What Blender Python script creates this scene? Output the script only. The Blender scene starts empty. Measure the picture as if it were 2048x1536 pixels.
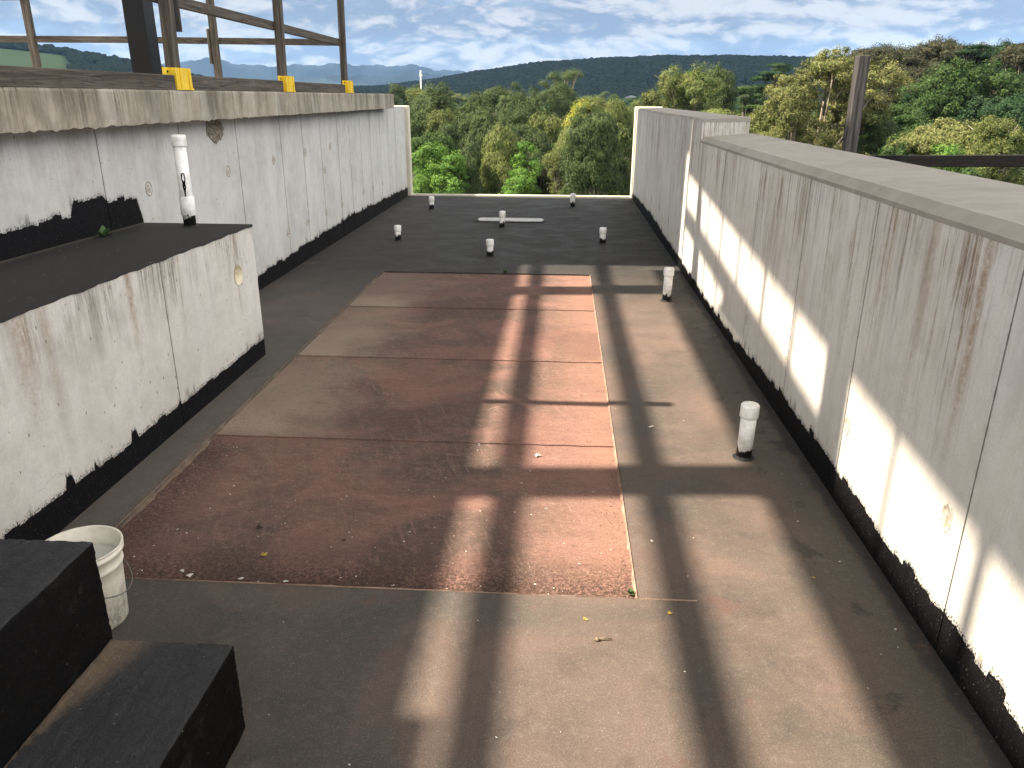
import bpy, bmesh, math, random
import numpy as np
from mathutils import Vector, Matrix

# ------------------------------------------------------------------ scene, camera, world, sun
S = bpy.context.scene
COL = S.collection
EYE = 1.95
F_PX, PITCH, YAW, ROLL = 1560.0, math.radians(20.22), math.radians(-3.503), math.radians(0.232)

def cam_axes():
    cp, sp = math.cos(PITCH), math.sin(PITCH)
    f = Vector((math.sin(YAW) * cp, math.cos(YAW) * cp, -sp))
    r = Vector((math.cos(YAW), -math.sin(YAW), 0))
    u = r.cross(f)
    r2 = math.cos(ROLL) * r + math.sin(ROLL) * u
    u2 = -math.sin(ROLL) * r + math.cos(ROLL) * u
    return r2, u2, f
RT, UP, FW = cam_axes()
cd = bpy.data.cameras.new('camera')
cd.sensor_width = 36.0
cd.lens = F_PX / 2048 * 36
cd.clip_start = 0.05
cd.clip_end = 60000
cam = bpy.data.objects.new('camera', cd)
COL.objects.link(cam)
cam.matrix_world = Matrix(((RT.x, UP.x, -FW.x, 0), (RT.y, UP.y, -FW.y, 0), (RT.z, UP.z, -FW.z, EYE), (0, 0, 0, 1)))
S.camera = cam

def az_of(px, py=194):
    """compass slope x/y and rise z/y of a direction seen in the photograph"""
    d = FW * F_PX + RT * (px - 1024) - UP * (py - 768)
    return d.x / d.y, d.z / d.y

SUN_T, SUN_A = 1.25, 0.08            # fall per metre of x, drift in y per metre of x
sun_dir = Vector((1, SUN_A, -SUN_T)).normalized()
SUN_EL = math.asin(-sun_dir.z)
sl = bpy.data.lights.new('sun', 'SUN')
sl.energy = 5.0
sl.angle = math.radians(0.55)
sl.color = (1.0, 0.87, 0.70)
so = bpy.data.objects.new('sun', sl)
COL.objects.link(so)
so.rotation_euler = sun_dir.to_track_quat('-Z', 'Y').to_euler()
so.location = (-20, 0, 30)

S.view_settings.view_transform = 'Standard'
S.view_settings.look = 'None'
S.view_settings.gamma = 1
S.view_settings.exposure = 1.97
S.cycles.max_bounces = 8
S.cycles.transparent_max_bounces = 8
S.cycles.use_denoising = True

class NT:
    """small node-tree helper"""
    def __init__(s, tree):
        s.t = tree
        tree.nodes.clear()
    def n(s, typ, **kw):
        nd = s.t.nodes.new(typ)
        for k, v in kw.items():
            if k.startswith('i_'):
                key = k[2:]
                key = int(key) if key.isdigit() else key.replace('_', ' ')
                s.set(nd.inputs[key], v)
            else:
                setattr(nd, k, v)
        return nd
    def set(s, sock, v):
        if isinstance(v, bpy.types.NodeSocket):
            s.t.links.new(v, sock)
        else:
            sock.default_value = v
    def math(s, op, a, b=None, c=None, clamp=False):
        nd = s.t.nodes.new('ShaderNodeMath')
        nd.operation = op
        nd.use_clamp = clamp
        for i, v in enumerate((a, b, c)):
            if v is not None:
                s.set(nd.inputs[i], v)
        return nd.outputs[0]
    def vm(s, op, a, b=None):
        nd = s.t.nodes.new('ShaderNodeVectorMath')
        nd.operation = op
        s.set(nd.inputs[0], a)
        if b is not None:
            s.set(nd.inputs[1], b)
        return nd.outputs[0]
    def ramp(s, v, lo, hi, a=0.0, b=1.0, smooth=True):
        nd = s.t.nodes.new('ShaderNodeMapRange')
        nd.interpolation_type = 'SMOOTHSTEP' if smooth else 'LINEAR'
        for k, x in zip(('Value', 'From Min', 'From Max', 'To Min', 'To Max'), (v, lo, hi, a, b)):
            s.set(nd.inputs[k], x)
        return nd.outputs[0]
    def mix(s, f, a, b, mode='MIX'):
        nd = s.t.nodes.new('ShaderNodeMix')
        nd.data_type = 'RGBA'
        nd.blend_type = mode
        s.set(nd.inputs[0], f)
        s.set(nd.inputs[6], a if isinstance(a, bpy.types.NodeSocket) else (*a, 1) if len(a) == 3 else a)
        s.set(nd.inputs[7], b if isinstance(b, bpy.types.NodeSocket) else (*b, 1) if len(b) == 3 else b)
        return nd.outputs[2]
    def noise(s, vec, scale=5, detail=4, rough=0.55, dist=0.0, dim='3D', w=None):
        nd = s.t.nodes.new('ShaderNodeTexNoise')
        nd.noise_dimensions = dim
        if vec is not None and dim != '1D':
            s.set(nd.inputs['Vector'], vec)
        if w is not None:
            s.set(nd.inputs['W'], w)
        nd.inputs['Scale'].default_value = scale
        nd.inputs['Detail'].default_value = detail
        nd.inputs['Roughness'].default_value = rough
        nd.inputs['Distortion'].default_value = dist
        return nd.outputs['Fac']
    def voro(s, vec, scale=5, feature='F1', out='Distance', rnd=1.0, dim='3D', w=None):
        nd = s.t.nodes.new('ShaderNodeTexVoronoi')
        nd.voronoi_dimensions = dim
        nd.feature = feature
        if dim != '1D':
            s.set(nd.inputs['Vector'], vec)
        if w is not None:
            s.set(nd.inputs['W'], w)
        nd.inputs['Scale'].default_value = scale
        nd.inputs['Randomness'].default_value = rnd
        return nd.outputs[out]
    def xyz(s, vec):
        nd = s.t.nodes.new('ShaderNodeSeparateXYZ')
        s.set(nd.inputs[0], vec)
        return nd.outputs
    def comb(s, x=0.0, y=0.0, z=0.0):
        nd = s.t.nodes.new('ShaderNodeCombineXYZ')
        for i, v in enumerate((x, y, z)):
            s.set(nd.inputs[i], v)
        return nd.outputs[0]

# world: sky texture with broken cloud
W = bpy.data.worlds.new('World')
S.world = W
W.use_nodes = True
g = NT(W.node_tree)
tc = g.n('ShaderNodeTexCoord').outputs['Generated']
sky = g.n('ShaderNodeTexSky')
sky.sky_type = 'NISHITA'
sky.sun_disc = False
sky.sun_elevation = SUN_EL
sky.sun_rotation = math.atan2(-sun_dir.x, -sun_dir.y)
sky.air_density = 1.0
sky.dust_density = 0.6
sky.ozone_density = 1.5
dx, dy, dz = g.xyz(tc)
cl_v = g.comb(dx, dy, g.math('MULTIPLY', dz, 2.7))
warp = g.vm('SCALE', g.vm('SUBTRACT', g.n('ShaderNodeTexNoise', i_Vector=cl_v, i_Scale=7.0, i_Detail=3.0).outputs['Color'], (0.5, 0.5, 0.5)))
warp.node.inputs['Scale'].default_value = 0.10
v1 = g.vm('ADD', cl_v, warp)
big = g.noise(v1, 6.5, 7, 0.58)
big2 = g.noise(g.vm('ADD', v1, (4.1, 2.2, 0.7)), 6.5, 5, 0.6)
puff = g.noise(v1, 20, 7, 0.62)
v2 = g.vm('ADD', v1, (0.008, 0, 0.024))
puff2 = g.noise(v2, 20, 4, 0.58)
dens = g.math('ADD', g.math('MULTIPLY', big, 0.6), g.math('MULTIPLY', puff, 0.4))
low = g.ramp(dz, 0.0, 0.10)
thr = g.math('ADD', 0.37, g.math('MULTIPLY', low, -0.01))
cover = g.ramp(dens, thr, g.math('ADD', thr, 0.11))
light = g.math('ADD', g.math('MULTIPLY', g.math('SUBTRACT', puff, puff2), 3.0), g.ramp(g.math('ADD', g.math('MULTIPLY', big2, .75), g.math('MULTIPLY', puff, .25)), 0.36, 0.62, -0.1, 0.85))
light = g.ramp(light, -0.12, 0.98)
light = g.math('MULTIPLY', light, g.ramp(dz, 0.02, 0.12, 1.0, 0.70))
cloud = g.mix(light, (2.8, 3.35, 4.5, 1), (9.8, 9.3, 8.5, 1))
blue = g.mix(0.75, sky.outputs[0], (4.0, 5.4, 7.4, 1))
col = g.mix(cover, blue, cloud)
col = g.mix(g.ramp(dz, 0.0, 0.05, 0.18, 0.0), col, (7.0, 8.0, 9.2, 1))
gain = g.math('MULTIPLY', g.ramp(dz, 0.13, 0.32, 1.0, 7.4), g.ramp(dz, 0.38, 0.8, 1.0, 0.26))
col = g.mix(g.ramp(dz, 0.14, 0.5, 0.0, 0.75), col, (6.7, 6.25, 5.6, 1))
col2 = g.vm('SCALE', col)
g.set(col2.node.inputs['Scale'], gain)
bg = g.n('ShaderNodeBackground', i_Color=col2, i_Strength=0.026)
out = g.n('ShaderNodeOutputWorld')
g.t.links.new(bg.outputs[0], out.inputs[0])

# ------------------------------------------------------------------ helpers
rnd = random.Random(7)
npr = np.random.default_rng(11)

def tag(o, label=None, cat=None, group=None, kind=None):
    if label: o['label'] = label
    if cat: o['category'] = cat
    if group: o['group'] = group
    if kind: o['kind'] = kind
    return o

def empty(name, loc=(0, 0, 0), rz=0.0):
    o = bpy.data.objects.new(name, None)
    o.empty_display_size = 0.1
    COL.objects.link(o)
    o.location = loc
    o.rotation_euler = (0, 0, rz)
    return o

def link(name, me, parent=None, mat=None):
    o = bpy.data.objects.new(name, me)
    COL.objects.link(o)
    if parent: o.parent = parent
    if mat:
        me.materials.append(mat)
    return o

class MB:
    """collects shapes in one bmesh"""
    def __init__(s): s.bm = bmesh.new()
    def box(s, x0, x1, y0, y1, z0, z1):
        v = [s.bm.verts.new(p) for p in ((x0,y0,z0),(x1,y0,z0),(x1,y1,z0),(x0,y1,z0),(x0,y0,z1),(x1,y0,z1),(x1,y1,z1),(x0,y1,z1))]
        for f in ((3,2,1,0),(4,5,6,7),(0,1,5,4),(1,2,6,5),(2,3,7,6),(3,0,4,7)):
            s.bm.faces.new([v[i] for i in f])
        return s
    def prism(s, poly, z0, z1, smooth=False):
        """poly in xy (counter-clockwise), extruded in z"""
        a = [s.bm.verts.new((x, y, z0)) for x, y in poly]
        b = [s.bm.verts.new((x, y, z1)) for x, y in poly]
        n = len(poly)
        s.bm.faces.new(a[::-1]); s.bm.faces.new(b)
        for i in range(n):
            f = s.bm.faces.new((a[i], a[(i+1) % n], b[(i+1) % n], b[i])); f.smooth = smooth
        return s
    def prism_y(s, poly, y0, y1):
        """poly in xz, extruded along y"""
        a = [s.bm.verts.new((x, y0, z)) for x, z in poly]
        b = [s.bm.verts.new((x, y1, z)) for x, z in poly]
        n = len(poly)
        s.bm.faces.new(a); s.bm.faces.new(b[::-1])
        for i in range(n):
            s.bm.faces.new((a[(i+1) % n], a[i], b[i], b[(i+1) % n]))
        return s
    def lathe(s, prof, n=32, c=(0, 0, 0), smooth=True, close=True):
        rings = []
        for r, z in prof:
            rings.append([s.bm.verts.new((c[0] + r*math.cos(2*math.pi*i/n), c[1] + r*math.sin(2*math.pi*i/n), c[2] + z)) for i in range(n)])
        for a, b in zip(rings, rings[1:]):
            for i in range(n):
                f = s.bm.faces.new((a[i], a[(i+1) % n], b[(i+1) % n], b[i])); f.smooth = smooth
        if close:
            if prof[0][0] > 1e-4: s.bm.faces.new(rings[0][::-1])
            if prof[-1][0] > 1e-4: s.bm.faces.new(rings[-1])
        return s
    def tube(s, pts, rad, n=8, smooth=True):
        pts = [Vector(p) for p in pts]
        if not isinstance(rad, (list, tuple)): rad = [rad] * len(pts)
        prev = None
        rings = []
        for i, p in enumerate(pts):
            t = (pts[min(i+1, len(pts)-1)] - pts[max(i-1, 0)]).normalized()
            ax = t.cross(Vector((0, 0, 1)))
            if ax.length < 1e-3: ax = t.cross(Vector((0, 1, 0)))
            ax.normalize()
            if prev is not None and ax.dot(prev) < 0: ax = -ax
            prev = ax
            ay = t.cross(ax)
            rings.append([s.bm.verts.new(p + rad[i]*(math.cos(2*math.pi*k/n)*ax + math.sin(2*math.pi*k/n)*ay)) for k in range(n)])
        for a, b in zip(rings, rings[1:]):
            for k in range(n):
                f = s.bm.faces.new((a[k], a[(k+1) % n], b[(k+1) % n], b[k])); f.smooth = smooth
        s.bm.faces.new(rings[0][::-1]); s.bm.faces.new(rings[-1])
        return s
    def beam(s, p, q, w, h):
        """box beam from p to q, w across, h high"""
        p, q = Vector(p), Vector(q)
        t = (q - p).normalized()
        side = t.cross(Vector((0, 0, 1)))
        if side.length < 1e-3: side = Vector((1, 0, 0))
        side.normalize()
        up = side.cross(t)
        vs = []
        for c in (p, q):
            for a, b in ((-1,-1),(1,-1),(1,1),(-1,1)):
                vs.append(s.bm.verts.new(c + side*a*w/2 + up*b*h/2))
        for f in ((0,1,2,3),(7,6,5,4),(0,4,5,1),(1,5,6,2),(2,6,7,3),(3,7,4,0)):
            s.bm.faces.new([vs[i] for i in f])
        return s
    def bevel(s, w, seg=1):
        bmesh.ops.bevel(s.bm, geom=list(s.bm.edges), offset=w, segments=seg, affect='EDGES', profile=0.5)
        return s
    def rough(s, amp, seed=0):
        r = random.Random(seed)
        for v in s.bm.verts:
            v.co += Vector((r.uniform(-1, 1), r.uniform(-1, 1), r.uniform(-1, 1))) * amp
        return s
    def build(s, name, mat, parent=None):
        me = bpy.data.meshes.new(name)
        bmesh.ops.recalc_face_normals(s.bm, faces=list(s.bm.faces))
        s.bm.to_mesh(me); s.bm.free()
        return link(name, me, parent, mat)

def np_mesh(name, V, Fq, mat, parent=None, attr=None, smooth=False, uselink=True):
    """fast mesh from arrays: V (n,3), Fq (m,k)"""
    me = bpy.data.meshes.new(name)
    m, k = Fq.shape
    me.vertices.add(len(V)); me.vertices.foreach_set('co', V.astype(np.float32).ravel())
    me.loops.add(m*k); me.loops.foreach_set('vertex_index', Fq.astype(np.int32).ravel())
    me.polygons.add(m)
    me.polygons.foreach_set('loop_start', np.arange(0, m*k, k, dtype=np.int32))
    me.polygons.foreach_set('loop_total', np.full(m, k, dtype=np.int32))
    if smooth: me.polygons.foreach_set('use_smooth', np.ones(m, dtype=bool))
    me.update(calc_edges=True)
    if attr is not None:
        for nm, (dom, arr) in attr.items():
            a = me.attributes.new(nm, 'FLOAT', dom)
            a.data.foreach_set('value', arr.astype(np.float32))
    me.materials.append(mat)
    if not uselink: return me
    return link(name, me, parent)

def newmat(name):
    m = bpy.data.materials.new(name)
    m.use_nodes = True
    return m, NT(m.node_tree)

def finish(g, col, rough=0.8, bump=None, bdist=0.01, bstr=0.5, spec=0.3, metal=0.0, extra=None):
    b = g.n('ShaderNodeBsdfPrincipled')
    g.set(b.inputs['Base Color'], col if isinstance(col, bpy.types.NodeSocket) else (*col, 1))
    g.set(b.inputs['Roughness'], rough)
    b.inputs['Specular IOR Level'].default_value = spec
    b.inputs['Metallic'].default_value = metal
    if bump is not None:
        bn = g.n('ShaderNodeBump', i_Height=bump, i_Distance=bdist, i_Strength=bstr)
        g.t.links.new(bn.outputs[0], b.inputs['Normal'])
    o = g.n('ShaderNodeOutputMaterial')
    g.t.links.new(b.outputs[0], o.inputs[0])
    return b

# ------------------------------------------------------------------ materials
def concrete(name, ax='y', base=(0.43, 0.425, 0.40), dark=(0.30, 0.29, 0.265), stain=(0.16, 0.12, 0.085), ztop=1.7, zlen=0.8,
             stain_amt=0.8, spots=1.0, paint=None, streaks=(), dirt=0.0, grime=(0.13, 0.12, 0.095), wash=0.5, joints=(), gscale=6.5, jag=.6):
    m, g = newmat(name)
    oc = g.n('ShaderNodeTexCoord').outputs['Object']
    x, y, z = g.xyz(oc)
    u = y if ax == 'y' else x
    us = g.math('ADD', y, g.math('MULTIPLY', x, 0.9))
    # cloudy form-work tone
    c1 = g.noise(oc, 1.6, 5, 0.6)
    c2 = g.noise(oc, 9, 6, 0.65)
    t = g.math('ADD', g.math('MULTIPLY', c1, 0.6), g.math('MULTIPLY', c2, 0.4))
    col = g.mix(g.ramp(t, 0.36, 0.62), dark, base)
    # board-wide tone shifts (vertical pours)
    bnd = g.noise(g.comb(us, 0.0, g.math('MULTIPLY', z, 0.12)), 3.2, 3, 0.6)
    col = g.mix(g.ramp(bnd, 0.45, 0.7, 0.0, wash), col, (0.53, 0.53, 0.52))
    # rusty runs below the top edge
    depth = g.math('SUBTRACT', ztop, z)
    fade = g.ramp(depth, 0.0, zlen, 1.0, 0.0)
    sv = g.comb(us, 0.0, g.math('MULTIPLY', z, 0.05))
    s1 = g.noise(sv, 38, 5, 0.75)
    s2 = g.noise(sv, 5.5, 4, 0.6)
    wob = g.noise(oc, 30, 3, 0.6)
    run = g.math('MULTIPLY', g.ramp(s1, 0.46, 0.60), g.ramp(s2, 0.36, 0.58))
    run = g.math('ADD', run, g.math('MULTIPLY', g.ramp(s2, 0.5, 0.7), 0.25))
    run = g.math('MULTIPLY', g.math('MULTIPLY', run, fade), g.ramp(wob, 0.25, 0.6, 0.55, 1.0), clamp=True)
    col = g.mix(g.math('MULTIPLY', run, stain_amt, clamp=True), col, stain)
    # grey-green grime
    gr = g.math('MULTIPLY', g.ramp(g.noise(g.comb(us, 3.0, g.math('MULTIPLY', z, 0.25)), gscale, 6, 0.7), 0.46, 0.66), g.ramp(depth, 0.0, zlen*1.5, 1.0, 0.12))
    col = g.mix(g.math('MULTIPLY', gr, 0.25 + dirt, clamp=True), col, grime)
    # single long rust runs
    for (u0, wd, z0, z1, am) in streaks:
        uu = g.math('ADD', u, g.math('MULTIPLY', g.math('SUBTRACT', g.noise(g.comb(0.0, u0, z), 2.2, 4, 0.6), 0.5), 0.10))
        d = g.math('ABSOLUTE', g.math('SUBTRACT', uu, u0))
        k = g.math('MULTIPLY', g.ramp(d, 0.0, wd, 1.0, 0.0), g.ramp(z, z0, z1, 0.0, 1.0))
        k = g.math('MULTIPLY', k, g.ramp(g.noise(oc, 40, 4, 0.7), 0.3, 0.62, 0.3, 1.0))
        col = g.mix(g.math('MULTIPLY', k, am, clamp=True), col, (0.22, 0.14, 0.075))
    # grime held in the panel joints
    if joints:
        jd = None
        for j in joints:
            d = g.math('ABSOLUTE', g.math('SUBTRACT', u, j))
            jd = d if jd is None else g.math('MINIMUM', jd, d)
        jk = g.math('ADD', g.ramp(jd, 0.003, 0.0075, 0.6, 0.0), g.math('MULTIPLY', g.ramp(jd, 0.0, 0.035, 1.0, 0.0), g.ramp(g.noise(g.comb(us, 1.0, g.math('MULTIPLY', z, 1.5)), 7, 4, .7), .45, .7, 0.0, .35)))
        col = g.mix(g.math('MINIMUM', jk, 1.0), col, (0.10, 0.09, 0.075))
    # air-bubble pits
    pv = g.comb(g.math('MULTIPLY', x, 1.0), g.math('MULTIPLY', y, 1.0), g.math('MULTIPLY', z, 0.55))
    pd = g.voro(pv, 21)
    pr_ = g.voro(pv, 21, out='Color')
    pm = g.math('MULTIPLY', g.math('LESS_THAN', pd, g.math('MULTIPLY', g.xyz(pr_)[1], 0.13)), g.math('GREATER_THAN', g.xyz(pr_)[0], 1 - 0.30*spots))
    col = g.mix(g.math('MULTIPLY', pm, 0.75), col, (0.10, 0.085, 0.07))
    # hairline crazing and scuffs
    cr = g.voro(g.vm('ADD', oc, g.comb(g.noise(oc, 4, 4), g.noise(oc, 5, 4), 0.0)), 3.1, 'DISTANCE_TO_EDGE')
    col = g.mix(g.math('MULTIPLY', g.ramp(cr, 0.0, 0.012, 1.0, 0.0), g.ramp(c1, 0.5, 0.62, 0.0, 0.35)), col, (0.22, 0.21, 0.19))
    fine = g.noise(oc, 90, 4, 0.7)
    col = g.mix(g.ramp(fine, 0.35, 0.7, 0.22, 0.0), col, (0.25, 0.24, 0.21))
    rough = 0.86
    bump = g.math('ADD', g.math('MULTIPLY', fine, 0.35), g.math('ADD', g.math('MULTIPLY', c2, 0.5), g.math('MULTIPLY', pm, -0.8)))
    if paint:
        # brushed bitumen: blocky strokes with a dry, speckled edge
        h = paint(g, x, y, z, u)
        cell = g.xyz(g.voro(None, 9.0, out='Color', dim='1D', w=g.math('ADD', u, g.math('MULTIPLY', g.noise(oc, 7, 2), 0.06))))[0]
        cell2 = g.xyz(g.voro(None, 23.0, out='Color', dim='1D', w=u))[1]
        h = g.math('ADD', h, g.math('ADD', g.math('MULTIPLY', g.math('SUBTRACT', cell, 0.5), 0.08*jag), g.math('MULTIPLY', g.math('SUBTRACT', cell2, 0.5), 0.020*jag)))
        h = g.math('ADD', h, g.math('MULTIPLY', g.math('SUBTRACT', g.noise(oc, 18, 4, 0.6), 0.5), 0.05*jag))
        dd = g.math('SUBTRACT', h, z)
        solid = g.ramp(dd, 0.0, 0.006)
        spv = g.noise(g.comb(x, y, g.math('MULTIPLY', z, 0.7)), 130, 4, 0.8)
        lim = g.math('SUBTRACT', 0.69, g.math('MULTIPLY', g.ramp(dd, -0.05, 0.0), 0.19))
        dry = g.math('MULTIPLY', g.ramp(dd, -0.055, -0.04), g.ramp(spv, lim, g.math('ADD', lim, 0.05)))
        # here and there a thin grey wash where the brush ran dry
        wash_ = g.math('MULTIPLY', g.math('MULTIPLY', g.ramp(dd, -0.09, -0.02), g.ramp(g.noise(g.comb(0.0, y, g.math('MULTIPLY', z, 0.3)), 7, 4, .6), .56, .64)), 0.55)
        dry = g.math('MAXIMUM', dry, wash_)
        pmk = g.math('MAXIMUM', solid, dry)
        pn = g.noise(oc, 16, 5, 0.7)
        pc = g.mix(pn, (0.003, 0.003, 0.0035), (0.008, 0.008, 0.009))
        pc = g.mix(g.math('MULTIPLY', g.ramp(g.noise(oc, 120, 2, 0.5), 0.66, 0.72), 0.35), pc, (0.2, 0.19, 0.17))
        col = g.mix(pmk, col, pc)
        rough = g.ramp(pmk, 0, 1, 0.86, 0.6)
        bump = g.math('ADD', bump, g.math('MULTIPLY', g.math('MULTIPLY', pmk, pn), 1.5))
    bs = finish(g, col, rough, bump, 0.004, 0.6, 0.2)
    if paint: g.set(bs.inputs['Specular IOR Level'], g.ramp(pmk, 0, 1, 0.2, 0.05))
    return m

def lin(g, u, pts):
    """piecewise-linear height of a painted band along u"""
    h = None
    for (a, ha), (b, hb) in zip(pts, pts[1:]):
        seg = g.ramp(u, a, b, 0.0, hb - ha, smooth=False)
        h = seg if h is None else g.math('ADD', h, seg)
    return g.math('ADD', h, pts[0][1])

M = {}
JR = [2.5, 3.71, 4.76, 5.96, 7.30, 9.78, 10.72, 11.8, 12.9, 13.36+.6, 14.87, 15.7]
JL = [5.40, 6.62, 7.81, 9.06, 9.83, 10.58, 11.40, 12.04, 12.71, 13.36, 14.08, 14.76, 15.4]
M['wall_right'] = concrete('concrete_right', joints=JR, ztop=1.6, zlen=1.25, stain_amt=1.0, stain=(0.185, 0.13, 0.085), base=(0.53, 0.515, 0.48), dark=(0.43, 0.41, 0.375),
    paint=lambda g, x, y, z, u: lin(g, u, [(1.5, .15), (2.45, .185), (3.0, .15), (3.75, .17), (4.96, .17), (6.2, .10), (8, .09), (10, .13), (13, .20), (16.5, .12)]),
    streaks=[(2.72, .05, .45, 1.2, .85), (3.12, .06, .6, 1.35, .5), (8.55, .05, .5, 1.7, .5), (14.3, .25, .9, 1.8, .35), (12.5, .2, .8, 1.8, .3), (3.5, .03, .8, 1.4, .4)])
M['wall_left'] = concrete('concrete_left', joints=JL, ztop=1.78, zlen=0.55, stain_amt=0.35, stain=(0.19, 0.165, 0.125), base=(0.47, 0.475, 0.46), dark=(0.37, 0.37, 0.355), spots=.7,
    paint=lambda g, x, y, z, u: lin(g, u, [(3, 1.23), (4.96, 1.22), (5.02, 1.30), (5.35, 1.295), (5.42, 1.25), (5.80, 1.24), (5.85, 1.06), (5.90, .16), (8, .15), (9.8, .21), (11.8, .26), (16, .19)]),
    streaks=[(5.1, .16, 1.0, 1.75, .25)])
M['block'] = concrete('concrete_block', jag=.28, joints=(4.39,), ztop=1.03, zlen=0.42, stain_amt=0.85, stain=(0.12, 0.105, 0.075), base=(0.53, 0.52, 0.49), dark=(0.42, 0.405, 0.375), spots=1.1, dirt=.15,
    paint=lambda g, x, y, z, u: lin(g, u, [(2.5, .18), (3.05, .18), (3.20, .17), (3.22, .23), (3.26, .23), (3.28, .165), (3.44, .16), (3.45, .20), (3.48, .155), (3.80, .15), (3.815, .205), (3.86, .205), (3.88, .15), (4.35, .15), (4.38, .175), (4.41, .145), (5.2, .14), (5.84, .145)]),
    streaks=[(4.03, .05, .3, 1.05, .8), (4.6, .02, .45, .9, .5), (3.3, .07, .0, 1.0, .45), (5.46, .03, .3, .68, .6), (3.12, .14, .2, 1.05, .6)])
M['cap'] = concrete('concrete_cap', ztop=2.05, zlen=0.5, stain_amt=1.0, stain=(0.075, 0.06, 0.042), base=(0.35, 0.315, 0.25), dark=(0.22, 0.195, 0.15), dirt=.6, wash=.2, grime=(0.075, 0.062, 0.042), gscale=2.6)
M['wall_top'] = concrete('concrete_coping', ztop=1.4, zlen=0.05, stain_amt=0.0, base=(0.265, 0.245, 0.212), dark=(0.205, 0.187, 0.160), spots=.3, wash=.0, dirt=-.2)
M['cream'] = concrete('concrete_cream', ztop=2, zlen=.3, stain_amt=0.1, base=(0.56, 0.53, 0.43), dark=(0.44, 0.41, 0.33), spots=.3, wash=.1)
M['under'] = concrete('concrete_plain', ztop=-1, zlen=3, stain_amt=0.4)

def membrane(name='membrane_floor'):
    m, g = newmat(name)
    oc = g.n('ShaderNodeTexCoord').outputs['Object']
    x, y, z = g.xyz(oc)
    n1 = g.noise(oc, 0.9, 5, 0.6, 0.6)
    n2 = g.noise(g.comb(x, g.math('MULTIPLY', y, 1.25), 0.0), 2.3, 5, 0.62, 0.4)
    fine = g.noise(oc, 160, 3, 0.7)
    mid = g.noise(oc, 26, 5, 0.7)
    grey = g.mix(n2, (0.040, 0.036, 0.031), (0.084, 0.073, 0.060))
    brown = g.mix(n2, (0.080, 0.053, 0.043), (0.155, 0.107, 0.085))
    # browner towards the right-hand wall and beside the red sheets, blacker far off
    right = g.ramp(x, -1.0, 0.3)
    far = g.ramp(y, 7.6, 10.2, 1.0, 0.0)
    fb = g.math('ADD', g.math('MULTIPLY', right, 0.55), g.ramp(n1, 0.36, 0.68, -0.25, 0.75))
    fb = g.math('MULTIPLY', g.math('MULTIPLY', fb, far), g.ramp(g.math('ADD', x, g.math('MULTIPLY', n1, .3)), 1.12, 1.50, 1.0, 0.15), clamp=True)  # darker beside the right wall: tar there, and the strip's shade painted in
    col = g.mix(fb, grey, brown)
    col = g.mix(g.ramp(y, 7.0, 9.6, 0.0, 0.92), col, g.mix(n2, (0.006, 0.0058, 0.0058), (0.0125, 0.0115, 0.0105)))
    # narrow walk on the left is dusty grey
    col = g.mix(g.math('MULTIPLY', g.ramp(x, -2.1, -2.16), g.ramp(y, 5.0, 8.0, 0.5, 0.0)), col, (0.085, 0.078, 0.066))
    # scuffed pale dust, dark tar smears and stains
    col = g.mix(g.ramp(mid, 0.48, 0.76, 0.0, 0.34), col, (0.17, 0.145, 0.115))
    blot = g.noise(g.vm('ADD', oc, (3, 9, 0)), 4.2, 6, 0.72, .4)
    col = g.mix(g.ramp(blot, 0.54, 0.70, 0.0, 0.35), col, (0.030, 0.028, 0.026))
    col = g.mix(g.ramp(blot, 0.42, 0.30, 0.0, 0.28), col, (0.15, 0.125, 0.10))
    tar = g.math('MULTIPLY', g.ramp(g.noise(oc, 3.4, 6, 0.7, 0.5), 0.56, 0.62), g.math('MAXIMUM', g.ramp(x, 0.95, 1.3), 0.22))
    col = g.mix(g.math('MULTIPLY', tar, 0.75), col, (0.012, 0.012, 0.014))
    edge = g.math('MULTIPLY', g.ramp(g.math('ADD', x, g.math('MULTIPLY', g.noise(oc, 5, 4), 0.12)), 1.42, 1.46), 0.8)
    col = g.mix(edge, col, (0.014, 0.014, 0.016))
    rp = g.math('MULTIPLY', g.ramp(g.noise(g.vm('ADD', oc, (7.3, 2.1, 0)), 2.6, 5, 0.65), 0.60, 0.66), g.ramp(y, 3.5, 2.6, 0.0, 0.6))
    col = g.mix(rp, col, (0.105, 0.055, 0.044))
    ring = g.voro(g.vm('ADD', oc, g.comb(g.math('MULTIPLY', n2, 0.3), 0.0, 0.0)), 1.4)
    col = g.mix(g.math('MULTIPLY', g.ramp(g.math('ABSOLUTE', g.math('SUBTRACT', ring, 0.19)), 0.0, 0.006, 1.0, 0.0), g.ramp(n1, .45, .6, 0.0, .4)), col, (0.03, 0.027, 0.025))
    spx = g.noise(oc, 75, 2, 0.6)
    col = g.mix(g.ramp(spx, 0.60, 0.74, 0.0, 0.4), col, (0.20, 0.17, 0.14))
    col = g.mix(g.ramp(spx, 0.38, 0.28, 0.0, 0.4), col, (0.025, 0.021, 0.018))
    spk = g.math('LESS_THAN', g.voro(oc, 34), 0.055)
    col = g.mix(g.math('MULTIPLY', spk, 0.5), col, (0.25, 0.22, 0.18))
    col = g.mix(g.ramp(fine, 0.3, 0.72, 0.45, 0.0), col, (0.018, 0.017, 0.016))
    col = g.mix(g.ramp(fine, 0.55, 0.8, 0.0, 0.35), col, (0.26, 0.23, 0.20))
    rg = g.ramp(n2, 0.3, 0.7, 0.62, 0.85)
    finish(g, col, rg, g.math('ADD', g.math('MULTIPLY', fine, 0.5), g.math('MULTIPLY', mid, 0.9)), 0.003, 0.7, 0.35)
    return m
M['floor'] = membrane()

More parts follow.
